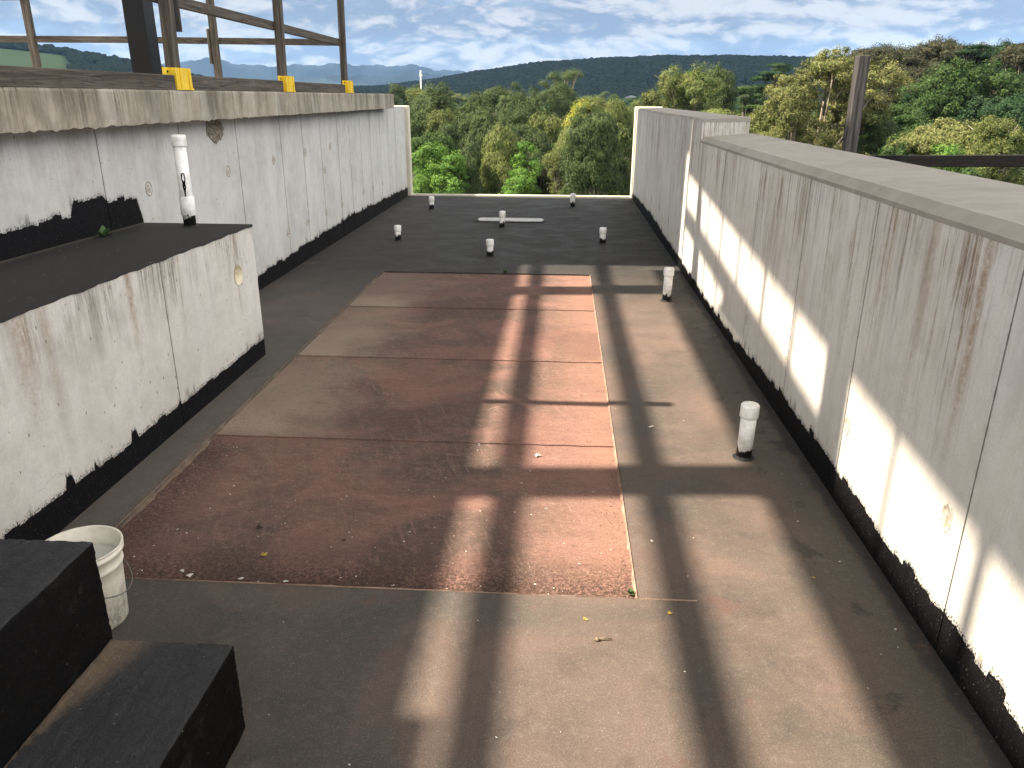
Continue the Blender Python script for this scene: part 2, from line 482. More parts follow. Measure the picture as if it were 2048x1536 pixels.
def redsheet():
    m, g = newmat('red_sheet')
    oc = g.n('ShaderNodeTexCoord').outputs['Object']
    x, y, z = g.xyz(oc)
    n1 = g.noise(oc, 1.3, 6, 0.62, 0.8)
    n2 = g.noise(g.comb(x, g.math('MULTIPLY', y, 3.0), 0.0), 2.6, 7, 0.68, 0.7)
    fine = g.noise(oc, 170, 3, 0.75)
    mid = g.noise(oc, 38, 5, 0.7)
    red = g.mix(n2, (0.118, 0.060, 0.050), (0.240, 0.138, 0.112))
    col = g.mix(g.ramp(n1, 0.38, 0.60), red, g.mix(n2, (0.056, 0.044, 0.036), (0.110, 0.080, 0.064)))
    # sun-bleached dusty beige near the left edge of each sheet
    lx = g.math('ADD', x, g.math('MULTIPLY', g.math('SUBTRACT', g.noise(oc, 2.2, 5, 0.65), 0.5), 1.1))
    bei = g.math('MULTIPLY', g.ramp(lx, -1.85, -1.15, 1.0, 0.0), g.ramp(y, 4.15, 4.45))
    ph = g.math('FRACT', g.math('DIVIDE', g.math('SUBTRACT', y, 4.28), 1.585))
    bei = g.math('MULTIPLY', bei, g.ramp(ph, 0.0, 1.0, 1.0, 0.35, smooth=False))
    col = g.mix(g.math('MULTIPLY', bei, 0.9), col, (0.29, 0.24, 0.19))
    col = g.mix(g.math('MULTIPLY', g.ramp(g.math('ADD', x, g.math('MULTIPLY', n1, .5)), 0.05, 0.55), 0.7), col, g.mix(n2, (0.20, 0.105, 0.078), (0.31, 0.175, 0.130)))
    # brushed lighter sweeps
    sw = g.noise(g.comb(g.math('MULTIPLY', g.math('ADD', x, g.math('MULTIPLY', y, 0.35)), 9.0), y, 0.0), 3.2, 5, 0.75, 0.5)
    col = g.mix(g.math('MULTIPLY', g.ramp(sw, 0.52, 0.72), g.ramp(n1, 0.36, 0.58, 0.1, 0.65)), col, (0.25, 0.15, 0.12))
    gr1 = g.noise(g.comb(g.math('ADD', x, g.math('MULTIPLY', y, .3)), g.math('MULTIPLY', y, 1.6), 0.0), 16, 6, 0.78, .6)
    col = g.mix(g.ramp(gr1, 0.52, 0.66, 0.0, 0.45), col, (0.26, 0.165, 0.130))
    col = g.mix(g.ramp(gr1, 0.46, 0.33, 0.0, 0.50), col, (0.055, 0.035, 0.029))
    spx = g.noise(oc, 75, 2, 0.6)
    col = g.mix(g.ramp(spx, 0.60, 0.72, 0.0, 0.5), col, (0.30, 0.20, 0.16))
    col = g.mix(g.ramp(spx, 0.38, 0.28, 0.0, 0.5), col, (0.05, 0.03, 0.025))
    # scratches: thin meandering lines
    for sc, off, wdt, am in ((1.3, 3.0, 0.004, .45), (3.1, 11.0, 0.008, .40), (9.5, 5.0, 0.018, .30)):
        wv = g.vm('ADD', g.vm('ADD', oc, (off, off*2.3, 0)), g.comb(g.math('MULTIPLY', g.noise(oc, 1.9 + sc*.4, 3), 0.9/sc*1.6), g.math('MULTIPLY', g.noise(g.vm('ADD', oc, (5, 1, 2)), 2.3 + sc*.5, 3), 0.9/sc*1.6), 0.0))
        e = g.voro(wv, sc, 'DISTANCE_TO_EDGE')
        msk = g.ramp(g.noise(g.vm('ADD', oc, (off, 0, 0)), 1.9, 4, 0.6), 0.50, 0.60)
        col = g.mix(g.math('MULTIPLY', g.math('MULTIPLY', g.ramp(e, 0.0, wdt, 1.0, 0.0), msk), am), col, (0.34, 0.23, 0.18))
    # dirt gathered along the near and left edges
    e1 = g.math('SUBTRACT', 1.0, g.ramp(g.math('ADD', y, g.math('MULTIPLY', mid, -0.10)), 2.72, 3.15))
    e2 = g.math('MULTIPLY', g.ramp(g.math('ADD', x, g.math('MULTIPLY', mid, -0.12)), -2.12, -1.78, 1.0, 0.0), g.ramp(y, 4.4, 4.0, 0.15, 1.0))
    dm = g.math('MULTIPLY', g.math('MAXIMUM', e1, e2), g.ramp(g.noise(oc, 55, 5, 0.8), 0.38, 0.58))
    col = g.mix(g.math('MULTIPLY', dm, 0.9), col, (0.033, 0.021, 0.015))
    hz = g.ramp(g.noise(g.vm('ADD', oc, (1, 4, 0)), 0.55, 4, 0.6), 0.5, 0.66, 0.0, 0.4)
    col = g.mix(hz, col, (0.075, 0.038, 0.034))
    col = g.mix(g.ramp(fine, 0.32, 0.7, 0.5, 0.0), col, (0.06, 0.030, 0.025))
    col = g.mix(g.ramp(mid, 0.55, 0.8, 0.0, 0.3), col, (0.25, 0.175, 0.14))
    finish(g, col, 0.88, g.math('ADD', g.math('MULTIPLY', fine, 0.6), g.math('MULTIPLY', mid, 0.8)), 0.003, 0.7, 0.2)
    return m
M['red'] = redsheet()

def simple(name, col, rough=0.7, var=0.25, scale=6, bumpd=0.002, spec=0.3, col2=None, metal=0.0, fine=80):
    m, g = newmat(name)
    oc = g.n('ShaderNodeTexCoord').outputs['Object']
    n = g.noise(oc, scale, 6, 0.65)
    f = g.noise(oc, fine, 3, 0.7)
    c2 = col2 or tuple(c*(1-var) for c in col)
    c = g.mix(g.ramp(n, 0.35, 0.65), c2, col)
    c = g.mix(g.ramp(f, 0.3, 0.7, 0.25, 0.0), c, tuple(x*0.5 for x in col))
    finish(g, c, rough, g.math('ADD', n, f), bumpd, 0.5, spec, metal)
    return m

def tar_mat():
    m, g = newmat('black_bitumen')
    oc = g.n('ShaderNodeTexCoord').outputs['Object']
    x, y, z = g.xyz(oc)
    n = g.noise(oc, 3.5, 6, 0.7, .5)
    f = g.noise(oc, 130, 4, 0.75)
    mid = g.noise(oc, 24, 5, 0.7)
    c = g.mix(n, (0.0025, 0.0025, 0.0028), (0.007, 0.0068, 0.007))
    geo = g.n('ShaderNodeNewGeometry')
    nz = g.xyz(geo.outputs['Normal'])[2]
    c = g.mix(g.ramp(nz, 0.5, 0.9, 0.0, 0.75), c, g.mix(n, (0.008, 0.0083, 0.010), (0.021, 0.0213, 0.0235)))  # upward faces lighter and bluer, a sky sheen put into the colour
    # rusty earth in the corner of the tread, pale scuffs, white flecks
    lim = g.math('ADD', g.math('MULTIPLY', g.ramp(y, 1.45, 1.98, 0.0, 1.0), 0.13), 0.012)
    xx = g.math('ADD', g.math('ADD', x, 1.395), g.math('MULTIPLY', g.math('SUBTRACT', mid, .5), 0.11))
    cor = g.math('MULTIPLY', g.ramp(g.math('DIVIDE', xx, lim), 0.35, 1.35, 1.0, 0.0), g.ramp(nz, 0.5, 0.9))
    cor = g.math('MULTIPLY', cor, g.math('MULTIPLY', g.ramp(z, 0.30, 0.33), g.ramp(z, 0.40, 0.36)))
    c = g.mix(g.math('MULTIPLY', cor, g.ramp(mid, 0.25, 0.6, .35, 0.95)), c, (0.135, 0.095, 0.060))
    c = g.mix(g.ramp(g.noise(g.vm('ADD', oc, (2, 2, 2)), 6, 7, 0.8), 0.55, 0.72, 0.0, 0.35), c, (0.06, 0.058, 0.055))
    c = g.mix(g.math('MULTIPLY', g.math('LESS_THAN', g.voro(oc, 26), 0.05), 0.6), c, (0.35, 0.33, 0.28))
    bs = finish(g, c, g.ramp(g.noise(oc, 7, 6, 0.75, 0.6), 0.35, 0.65, 0.38, 0.80), g.math('ADD', g.math('MULTIPLY', f, 0.7), mid), 0.009, 1.0, 0.09)
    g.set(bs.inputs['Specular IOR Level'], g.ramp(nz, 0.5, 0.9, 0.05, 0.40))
    return m
M['tar'] = tar_mat()

def topskin_mat():
    m, g = newmat('black_membrane_top')
    oc = g.n('ShaderNodeTexCoord').outputs['Object']
    n = g.noise(oc, 2.5, 6, 0.7, .5)
    f = g.noise(oc, 130, 4, 0.75)
    mid = g.noise(oc, 22, 5, 0.7)
    c = g.mix(n, (0.007, 0.007, 0.0074), (0.015, 0.0145, 0.014))
    x, y, z = g.xyz(oc)
    e = g.ramp(g.math('ADD', x, g.math('MULTIPLY', g.math('SUBTRACT', mid, .5), .12)), -3.19, -3.11, .55, 0.0)
    c = g.mix(e, c, (0.10, 0.088, 0.066))
    c = g.mix(g.ramp(mid, 0.55, 0.8, 0.0, 0.3), c, (0.09, 0.085, 0.075))
    c = g.mix(g.math('MULTIPLY', g.math('LESS_THAN', g.voro(oc, 17), 0.045), 0.8), c, (0.4, 0.38, 0.33))
    finish(g, c, 0.7, g.math('ADD', g.math('MULTIPLY', f, 0.7), mid), 0.003, 0.7, 0.35)
    return m
M['topskin'] = topskin_mat()

def wood_mat(name, axis, dark=(0.034, 0.030, 0.026), lightc=(0.115, 0.100, 0.083), warm=(0.070, 0.054, 0.037)):
    m, g = newmat(name)
    oc = g.n('ShaderNodeTexCoord').outputs['Object']
    x, y, z = g.xyz(oc)
    sc = {'x': (1.2, 30, 30), 'y': (30, 1.2, 30), 'z': (30, 30, 1.2)}[axis]
    v = g.comb(g.math('MULTIPLY', x, sc[0]), g.math('MULTIPLY', y, sc[1]), g.math('MULTIPLY', z, sc[2]))
    gr = g.noise(v, 1.3, 6, 0.7, 0.8)
    gr2 = g.noise(v, 4.5, 4, 0.7)
    b = g.noise(oc, 3.0, 5, 0.6)
    c = g.mix(g.ramp(gr, 0.35, 0.65), dark, lightc)
    c = g.mix(g.ramp(b, 0.42, 0.7, 0.0, 0.7), c, warm)
    c = g.mix(g.ramp(gr2, 0.30, 0.42, 0.75, 0.0), c, (0.018, 0.014, 0.011))
    c = g.mix(g.ramp(g.noise(oc, 8, 5, .7), .55, .75, 0.0, .5), c, (0.03, 0.028, 0.022))
    finish(g, c, 0.85, g.math('ADD', gr, gr2), 0.006, 0.9, 0.2)
    return m
M['wood_y'] = wood_mat('weathered_timber_rail', 'y')
M['wood_x'] = wood_mat('weathered_timber_crossrail', 'x')
M['wood_z'] = wood_mat('weathered_timber_post', 'z')
M['greywood'] = wood_mat('grey_timber_post', 'z', (0.022, 0.021, 0.021), (0.080, 0.073, 0.070), (0.055, 0.048, 0.046))
M['darkwood'] = wood_mat('dark_timber_rail', 'x', (0.003, 0.003, 0.003), (0.009, 0.008, 0.007), (0.005, 0.004, 0.004))
M['shade_canopy'] = wood_mat('shade_canopy_timber', 'y')  # timber of the added roof that shapes the shade
M['yellow'] = simple('yellow_paint', (0.72, 0.50, 0.02), 0.5, 0.2, 14, 0.002, 0.4, (0.62, 0.40, 0.015))
M['steel'] = simple('black_steel', (0.003, 0.0033, 0.0042), 0.45, 0.3, 5, 0.001, 0.22)
M['wire'] = simple('steel_wire', (0.20, 0.19, 0.17), 0.45, 0.4, 60, 0.0005, 0.5, None, 0.8)
M['cream_pvc'] = simple('cream_pvc', (0.62, 0.56, 0.40), 0.5, 0.15, 20, 0.0005, 0.4)
M['plug'] = simple('mortar_plug', (0.42, 0.40, 0.35), 0.9, 0.4, 40, 0.003, 0.2, (0.24, 0.21, 0.17))
M['honey'] = simple('exposed_aggregate', (0.30, 0.27, 0.22), 0.95, 0.6, 45, 0.02, 0.2, (0.07, 0.055, 0.04), 0.0, 120)
M['milky'] = simple('milky_water', (0.50, 0.50, 0.46), 0.25, 0.1, 4, 0.0005, 0.5)
M['leafy'] = simple('dry_leaf', (0.42, 0.30, 0.07), 0.7, 0.4, 90, 0.0005)
M['flake'] = simple('pale_flake', (0.60, 0.57, 0.50), 0.8, 0.3, 60, 0.0005)
M['crumb'] = simple('dark_crumb', (0.055, 0.036, 0.025), 0.95, 0.4, 60, 0.0005)
M['twig'] = simple('dry_twig', (0.20, 0.15, 0.10), 0.9, 0.4, 60, 0.0005)
M['weed'] = simple('weed_green', (0.05, 0.10, 0.025), 0.6, 0.3, 60, 0.0005)
M['whitewall'] = simple('far_house_wall', (0.62, 0.60, 0.56), 0.8, 0.1)
M['farroof'] = simple('far_house_roof', (0.30, 0.30, 0.31), 0.7, 0.2)
M['farglass'] = simple('far_house_glass', (0.05, 0.06, 0.08), 0.2, 0.2)

def pvc_mat(name, ph):
    """white pvc with ragged bitumen up to ph above the foot"""
    m, g = newmat(name)
    oc = g.n('ShaderNodeTexCoord').outputs['Object']
    x, y, z = g.xyz(oc)
    n = g.noise(oc, 12, 5, 0.7)
    c = g.mix(g.ramp(n, 0.3, 0.62), (0.52, 0.51, 0.47), (0.78, 0.78, 0.765))
    c = g.mix(g.ramp(g.noise(oc, 30, 5, .75), .60, .75, 0.0, .5), c, (0.30, 0.29, 0.22))
    rn = g.n('ShaderNodeObjectInfo').outputs['Random']
    a = g.noise(g.vm('ADD', g.comb(x, y, g.math('MULTIPLY', z, 0.25)), g.comb(rn, rn, 0.0)), 24, 4, 0.7)
    h = g.math('ADD', ph, g.math('MULTIPLY', g.math('SUBTRACT', a, 0.5), 0.17))
    k = g.ramp(g.math('SUBTRACT', h, z), 0.0, 0.003)
    c = g.mix(k, c, (0.010, 0.010, 0.011))
    finish(g, c, g.ramp(k, 0, 1, 0.38, 0.6), g.math('ADD', n, k), 0.0015, 0.5, 0.4)
    return m
M['pvc'] = pvc_mat('white_pvc_tarred', 0.075)
M['pvc_tall'] = pvc_mat('white_pvc_tall', 0.085)
M['pvc_clean'] = pvc_mat('white_pvc_cap', -1.0)

def bucket_mat():
    m, g = newmat('white_bucket_plastic')
    oc = g.n('ShaderNodeTexCoord').outputs['Object']
    x, y, z = g.xyz(oc)
    n = g.noise(oc, 14, 6, 0.75)
    c = g.mix(g.ramp(n, 0.3, 0.7), (0.55, 0.52, 0.44), (0.70, 0.67, 0.59))
    low = g.ramp(z, 0.0, 0.24, 1.0, 0.0)
    d = g.math('MULTIPLY', low, g.ramp(g.noise(g.comb(x, y, g.math('MULTIPLY', z, .5)), 38, 6, 0.8), 0.42, 0.62))
    c = g.mix(g.math('MULTIPLY', d, 0.85), c, (0.22, 0.20, 0.16))
    c = g.mix(g.ramp(g.noise(oc, 22, 5, .7), .62, .75, 0.0, .5), c, (0.35, 0.40, 0.50))
    finish(g, c, 0.42, n, 0.001, 0.4, 0.4)
    return m
M['bucket'] = bucket_mat()

def leaf_mat(name, a, b, c, trans=0.2):
    m, g = newmat(name)
    att = g.n('ShaderNodeAttribute', attribute_name='tint').outputs['Fac']
    at2 = g.n('ShaderNodeAttribute', attribute_name='clump').outputs['Fac']
    rn = g.n('ShaderNodeObjectInfo').outputs['Random']
    col = g.mix(at2, a, b)
    col = g.mix(g.ramp(att, 0.55, 1.0, 0.0, 0.8), col, c)
    k = g.math('ADD', 0.78, g.math('ADD', g.math('MULTIPLY', rn, 0.35), g.math('MULTIPLY', att, 0.2)))
    sc = g.vm('SCALE', col)
    g.set(sc.node.inputs['Scale'], k)
    p = g.n('ShaderNodeBsdfPrincipled')
    g.set(p.inputs['Base Color'], sc)
    p.inputs['Roughness'].default_value = 0.6
    p.inputs['Specular IOR Level'].default_value = 0.05 if trans > 0 else 0.0
    t = g.n('ShaderNodeBsdfTranslucent', i_Color=sc)
    mx = g.n('ShaderNodeMixShader', i_0=trans)
    g.t.links.new(p.outputs[0], mx.inputs[1]); g.t.links.new(t.outputs[0], mx.inputs[2])
    o = g.n('ShaderNodeOutputMaterial')
    g.t.links.new(mx.outputs[0], o.inputs[0])
    return m
LM = {
 'olive':  leaf_mat('leaf_olive',  (0.054, 0.078, 0.024), (0.099, 0.120, 0.037), (0.159, 0.165, 0.059)),
 'gum':    leaf_mat('leaf_gum',    (0.032, 0.053, 0.020), (0.060, 0.085, 0.032), (0.100, 0.123, 0.053)),
 'golden': leaf_mat('leaf_golden', (0.062, 0.076, 0.024), (0.110, 0.118, 0.040), (0.195, 0.188, 0.080)),
 'bright': leaf_mat('leaf_bright', (0.047, 0.109, 0.019), (0.092, 0.175, 0.031), (0.142, 0.230, 0.057)),
 'green':  leaf_mat('leaf_green',  (0.020, 0.043, 0.014), (0.042, 0.074, 0.023), (0.078, 0.115, 0.038)),
 'dark':   leaf_mat('leaf_dark',   (0.009, 0.025, 0.011), (0.020, 0.041, 0.017), (0.038, 0.064, 0.026), .1),
 'brown':  leaf_mat('leaf_brown',  (0.019, 0.025, 0.013), (0.038, 0.040, 0.021), (0.071, 0.066, 0.038), .1),
 'yellow': leaf_mat('leaf_yellow', (0.106, 0.136, 0.021), (0.212, 0.218, 0.033), (0.354, 0.325, 0.065)),
}
M['bark'] = simple('bark_grey', (0.26, 0.22, 0.17), 0.9, 0.5, 4, 0.02, 0.2, (0.12, 0.10, 0.08), 0, 30)
M['bark_pale'] = simple('bark_pale', (0.50, 0.45, 0.37), 0.8, 0.3, 3, 0.01, 0.2, (0.30, 0.26, 0.21), 0, 30)

# ------------------------------------------------------------------ the roof deck and its walls
XL, XR, YE = -3.19, 1.445, 16.5        # inner wall faces, far edge
RX0, RX1, RY0, RY1 = -2.09, 0.36, 2.75, 9.05

def deck():
    """dark membrane around the sunken red sheets"""
    b = MB()
    def q(x0, x1, y0, y1):
        b.bm.faces.new([b.bm.verts.new(p) for p in ((x0, y0, 0), (x1, y0, 0), (x1, y1, 0), (x0, y1, 0))])
    q(XL-.05, RX0, -4, YE); q(RX1, XR+.05, -4, YE); q(RX0, RX1, -4, RY0); q(RX0, RX1, RY1, YE)
    # the little upturned lip of the sunken panel
    for (x0, y0, x1, y1) in ((RX0, RY0, RX1, RY0), (RX1, RY0, RX1, RY1), (RX1, RY1, RX0, RY1), (RX0, RY1, RX0, RY0)):
        b.bm.faces.new([b.bm.verts.new(p) for p in ((x0, y0, 0), (x1, y1, 0), (x1, y1, -.03), (x0, y0, -.03))])
    return tag(b.build('roof_deck', M['floor']), kind='structure')
deck()

def wavy(x0, x1, n, f):
    return [(x0 + (x1-x0)*i/n, f(i)) for i in range(n+1)]
rp = empty('red_panel', (RX0, RY0, 0))
tag(rp, 'sunken rectangle of worn red roofing sheets set in the dark deck', 'roofing panel')
ys = [RY0, 4.285, 5.86, 7.45, RY1]
for i in range(4):
    # each sheet laps a few millimetres over the one below it
    b = MB()
    n = 24
    zf, zn = -0.014, -0.010
    lower = [(RX0 + (RX1-RX0)*k/n, ys[i] - (0.010 + rnd.uniform(-.004, .004) if i else 0)) for k in range(n+1)]
    upper = [(RX0 + (RX1-RX0)*k/n, ys[i+1] + (0.02 if i < 3 else 0)) for k in range(n+1)]
    z0 = -0.016 + (0.003 + 0.004 if i else 0)
    a = [b.bm.verts.new((p[0], p[1], (-0.010 if i else -0.016) + (abs(math.sin(k*1.7+i))*0.002 if i else 0))) for k, p in enumerate(lower)]
    c = [b.bm.verts.new((p[0], p[1], -0.017)) for p in upper]
    d = [b.bm.verts.new((p[0], p[1], -0.03)) for p in lower]
    for k in range(n):
        b.bm.faces.new((a[k], a[k+1], c[k+1], c[k]))
        b.bm.faces.new((d[k], d[k+1], a[k+1], a[k]))
    o = b.build('sheet', M['red'], rp); o.location = (-RX0, -RY0, 0)
def strip(name, p0, p1, w, z, mat, seed, parent, off):
    r = random.Random(seed)
    p0, p1 = Vector(p0), Vector(p1)
    t = (p1-p0).normalized(); s_ = Vector((t.y, -t.x))
    n = int((p1-p0).length/0.06)
    b = MB(); A = []; B = []; C = []
    for k in range(n+1):
        c = p0 + (p1-p0)*k/n
        a_ = c + s_*(w/2 + r.uniform(-.3, .3)*w); b_ = c - s_*(w/2 + r.uniform(-.3, .3)*w)
        A.append(b.bm.verts.new((a_.x, a_.y, z-.02))); C.append(b.bm.verts.new((c.x, c.y, z + .003 + r.uniform(0, .003)))); B.append(b.bm.verts.new((b_.x, b_.y, z-.02)))
    for k in range(n):
        b.bm.faces.new((A[k], C[k], C[k+1], A[k+1])); b.bm.faces.new((C[k], B[k], B[k+1], C[k+1]))
    o = b.build(name, mat, parent); o.location = off
M['sealpale'] = simple('pale_sealant', (0.33, 0.23, 0.17), 0.8, 0.4, 14, 0.002, 0.3, (0.18, 0.11, 0.085))
M['sealbrown'] = simple('brown_sealant', (0.13, 0.092, 0.065), 0.8, 0.4, 14, 0.002)
strip('sealant', (RX1-.004, RY0), (RX1-.004, RY1), .016, .001, M['sealpale'], 1, rp, (-RX0, -RY0, 0))
strip('sealant', (RX0, RY0+.002), (RX1+.24, RY0+.002), .011, .001, M['sealpale'], 2, rp, (-RX0, -RY0, 0))
strip('sealant', (RX0-.01, RY0), (RX0-.01, RY1), .045, .001, M['sealbrown'], 3, rp, (-RX0, -RY0, 0))

def grooved(xf, s, y0, y1, back, joints, gw, gd, zfun, z0=-0.02, seed=3):
    """wall panel in plan: face at xf looking towards s, shallow grooves at the joints; top follows zfun(y) at face"""
    pts = [(xf, y0)]
    for j in sorted(joints):
        if y0 < j - gw and j + gw < y1:
            pts += [(xf, j-gw/2), (xf - s*gd, j-gw/2), (xf - s*gd, j+gw/2), (xf, j+gw/2)]
    pts.append((xf, y1))
    b = MB()
    lo = [b.bm.verts.new((x, y, z0)) for x, y in pts]
    hi = [b.bm.verts.new((x, y, zfun(y))) for x, y in pts]
    bl = [b.bm.verts.new((back, y, z0)) for x, y in pts]
    bh = [b.bm.verts.new((back, y, zfun(y))) for x, y in pts]
    n = len(pts)
    for i in range(n-1):
        b.bm.faces.new((lo[i], lo[i+1], hi[i+1], hi[i]))
        b.bm.faces.new((bl[i], bh[i], bh[i+1], bl[i+1]))
        b.bm.faces.new((hi[i], hi[i+1], bh[i+1], bh[i]))
    b.bm.faces.new((lo[0], hi[0], bh[0], bl[0])); b.bm.faces.new((lo[-1], bl[-1], bh[-1], hi[-1]))
    return b

# right-hand parapet wall: low near part, taller far part
rw = empty('concrete_wall', (XR, 0, 0))
tag(rw, 'rust streaked right hand concrete wall with a low coping and a taller far end', 'wall')
YS = 8.66                              # where the wall steps up
def off(o, v): o.location = (-v[0], -v[1], -v[2]) if v else (0, 0, 0); return o
R0 = (XR, 0, 0)
off(grooved(XR, -1, -3, YS, 1.96, JR, .007, .012, lambda y: 1.515).build('wall_face', M['wall_right'], rw), R0)
b = MB()    # coping: chamfered inner edge, top falling slightly inwards
n = 90
rr = random.Random(4)
rows = []
for k in range(n+1):
    y = -3 + (YS+3-.001)*k/n
    j1, j2 = rr.uniform(-.0018, .0018), rr.uniform(-.0012, .0012)
    if rr.random() < .06: j1 -= .006
    rows.append([b.bm.verts.new(p) for p in ((XR - .0015, y, 1.506), (XR-.0025+j1*.5, y, 1.527+j2), (XR + .048 + j2, y, 1.566+j2), (1.97, y, 1.602), (1.97, y, 1.518))])
for a, c in zip(rows, rows[1:]):
    for i in range(5):
        b.bm.faces.new((a[i], a[(i+1) % 5], c[(i+1) % 5], c[i]))
b.bm.faces.new(rows[0]); b.bm.faces.new(rows[-1][::-1])
off(b.build('coping', M['wall_top'], rw), R0)
off(grooved(XR, -1, YS, 16.42, 1.93, JR, .008, .012, lambda y: 1.715).build('wall_face', M['wall_right'], rw), R0)
b = MB()
rows = []
for k in range(61):
    y = YS - .004 + (16.42-YS)*k/60
    j1, j2 = rr.uniform(-.003, .003), rr.uniform(-.003, .003)
    rows.append([b.bm.verts.new(p) for p in ((XR - .0015, y, 1.708), (XR + .022 + j2, y, 1.742+j1), (1.925, y, 1.762), (1.94, y, 1.716))])
for a, c in zip(rows, rows[1:]):
    for i in range(4): b.bm.faces.new((a[i], a[(i+1) % 4], c[(i+1) % 4], c[i]))
b.bm.faces.new(rows[0]); b.bm.faces.new(rows[-1][::-1])
off(b.build('coping', M['wall_top'], rw), R0)
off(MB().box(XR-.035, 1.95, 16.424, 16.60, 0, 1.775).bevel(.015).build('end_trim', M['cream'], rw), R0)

# left-hand wall
lw = empty('concrete_wall', (XL, 0, 0))
tag(lw, 'pale grey left hand concrete wall with narrow panel joints under the overhanging deck edge', 'wall')
L0 = (XL, 0, 0)
off(grooved(XL, 1, -3, 16.42, -3.6, JL, .009, .012, lambda y: 1.745 if y < 14.5 else 1.762).build('wall_face', M['wall_left'], lw), L0)
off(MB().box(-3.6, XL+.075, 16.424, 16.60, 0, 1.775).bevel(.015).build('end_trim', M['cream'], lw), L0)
for (y, z, r) in ((6.0, 1.27, .047), (7.52, 1.27, .045), (8.77, 1.28, .04), (9.89, 1.29, .045), (11.0, 1.3, .04), (9.03, .44, .045), (9.75, .45, .04), (10.58, .46, .04), (11.40, .46, .04), (12.7, .5, .04), (13.36, .5, .035), (14.08, .5, .035), (10.66, 1.02, .045)):
    b = MB(); ring = []
    for rad, dx in ((r*1.18, .001), (r, .005), (r*.86, -.002), (r*.5, .002)):
        ring.append([b.bm.verts.new((XL + dx, y + rad*math.cos(t*math.pi/8)*rr.uniform(.94, 1.06), z + rad*1.05*math.sin(t*math.pi/8)*rr.uniform(.94, 1.06))) for t in range(16)])
    for a, c in zip(ring, ring[1:]):
        for i in range(16): b.bm.faces.new((a[i], a[(i+1) % 16], c[(i+1) % 16], c[i]))
    b.bm.faces.new(ring[-1])
    off(b.build('tie_hole', M['plug'], lw), L0)
for (y, z, r) in ((3.66, .42, .035), (4.78, .38, .03), (5.9, .35, .03), (2.62, .50, .04), (7.3, .36, .03), (9.8, .4, .03), (10.72, .4, .03), (11.8, .42, .03), (12.9, .42, .03)):
    b = MB(); ring = []
    for rad, dx in ((r, .001), (r*.9, .004), (r*.7, .001)):
        ring.append([b.bm.verts.new((XR - dx, y + rad*math.cos(t*math.pi/7)*rr.uniform(.9, 1.1), z + rad*1.5*math.sin(t*math.pi/7)*rr.uniform(.9, 1.1))) for t in range(14)])
    for a, c in zip(ring, ring[1:]):
        for i in range(14): b.bm.faces.new((a[i], a[(i+1) % 14], c[(i+1) % 14], c[i]))
    b.bm.faces.new(ring[-1])
    off(b.build('tie_hole', M['plug'], rw), R0)
# honeycombed patch under the slab edge
b = MB(); ring = []
for rad in (1.0, .8, .55, .3):
    ring.append([b.bm.verts.new((XL + .002 + (0 if rad == 1 else rr.uniform(.001, .012)), 7.33 + .19*rad*math.cos(t*math.pi/14)*rr.uniform(.85, 1.1), min(1.744, 1.66 + .12*rad*math.sin(t*math.pi/14)*rr.uniform(.85, 1.15)))) for t in range(28)])
for a, c in zip(ring, ring[1:]):
    for i in range(28): b.bm.faces.new((a[i], a[(i+1) % 28], c[(i+1) % 28], c[i]))
b.bm.faces.new(ring[-1])
off(b.build('honeycomb_patch', M['honey'], lw), L0)

# far upstand
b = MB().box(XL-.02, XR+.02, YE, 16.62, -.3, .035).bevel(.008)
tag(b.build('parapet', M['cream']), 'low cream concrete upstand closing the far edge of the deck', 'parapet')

# upper deck on the left: slab with a rough lower arris
b = MB()
rows = []
for k in range(420):
    y = -3 + 17.5*k/419
    j = rr.uniform(-.005, .005) + .0012*math.sin(y*11)
    if rr.random() < .12: j -= .006
    j = j*(1.3 if y < 8 else .8)
    rows.append([b.bm.verts.new(p) for p in ((-3.0 + j*.5, y, 1.755 + j), (-3.0, y, 1.80), (-3.0 + rr.uniform(-.002, .002), y, 1.972), (-3.012 + rr.uniform(-.003, .003), y, 1.988), (-9.5, y, 1.988), (-9.5, y, 1.75), (-3.03, y, 1.750))])
for a, c in zip(rows, rows[1:]):
    for i in range(7): b.bm.faces.new((a[i], a[(i+1) % 7], c[(i+1) % 7], c[i]))
b.bm.faces.new(rows[0]); b.bm.faces.new(rows[-1][::-1])
tag(b.build('upper_slab', M['cap']), 'stained overhanging concrete deck edge carrying the timber fence', 'concrete slab')

# body of the building under both decks
b = MB().box(-9.4, XL-.42, -3.5, 14.3, -13, 1.745).box(XL-.41, 1.93, -4.2, 16.61, -13, -.31)
b.box(XL-.41, 1.93, -4.2, -3.05, -.29, .9)
tag(b.build('building', M['under']), 'concrete body of the building below the two roof decks', 'building')

# concrete plinth beside the left wall
BX = -2.34
pl_ = empty('plinth', (BX, 5.83, 0))
tag(pl_, 'waist high concrete plinth with a black top against the left wall', 'plinth')
P0 = (BX, 5.83, 0)
HY, HZ, HR, HS = 5.48, .722, .075, .12
def ztop(y): return 1.028 + (5.83 - y)*0.012
def blockpart(y0, y1, z0, z1f, joints=()):
    return grooved(BX, 1, y0, y1, XL+.003, joints, .006, .010, z1f, z0)
off(blockpart(-3, HY-HS, -.02, ztop, (4.39,)).build('plinth_body', M['block'], pl_), P0)
off(blockpart(HY+HS, 5.83, -.02, ztop).build('plinth_body', M['block'], pl_), P0)
off(blockpart(HY-HS, HY+HS, -.02, lambda y: HZ-HS).build('plinth_body', M['block'], pl_), P0)
off(blockpart(HY-HS, HY+HS, HZ+HS, ztop).build('plinth_body', M['block'], pl_), P0)
b = MB(); N = 40
sq, ci, ci2 = [], [], []
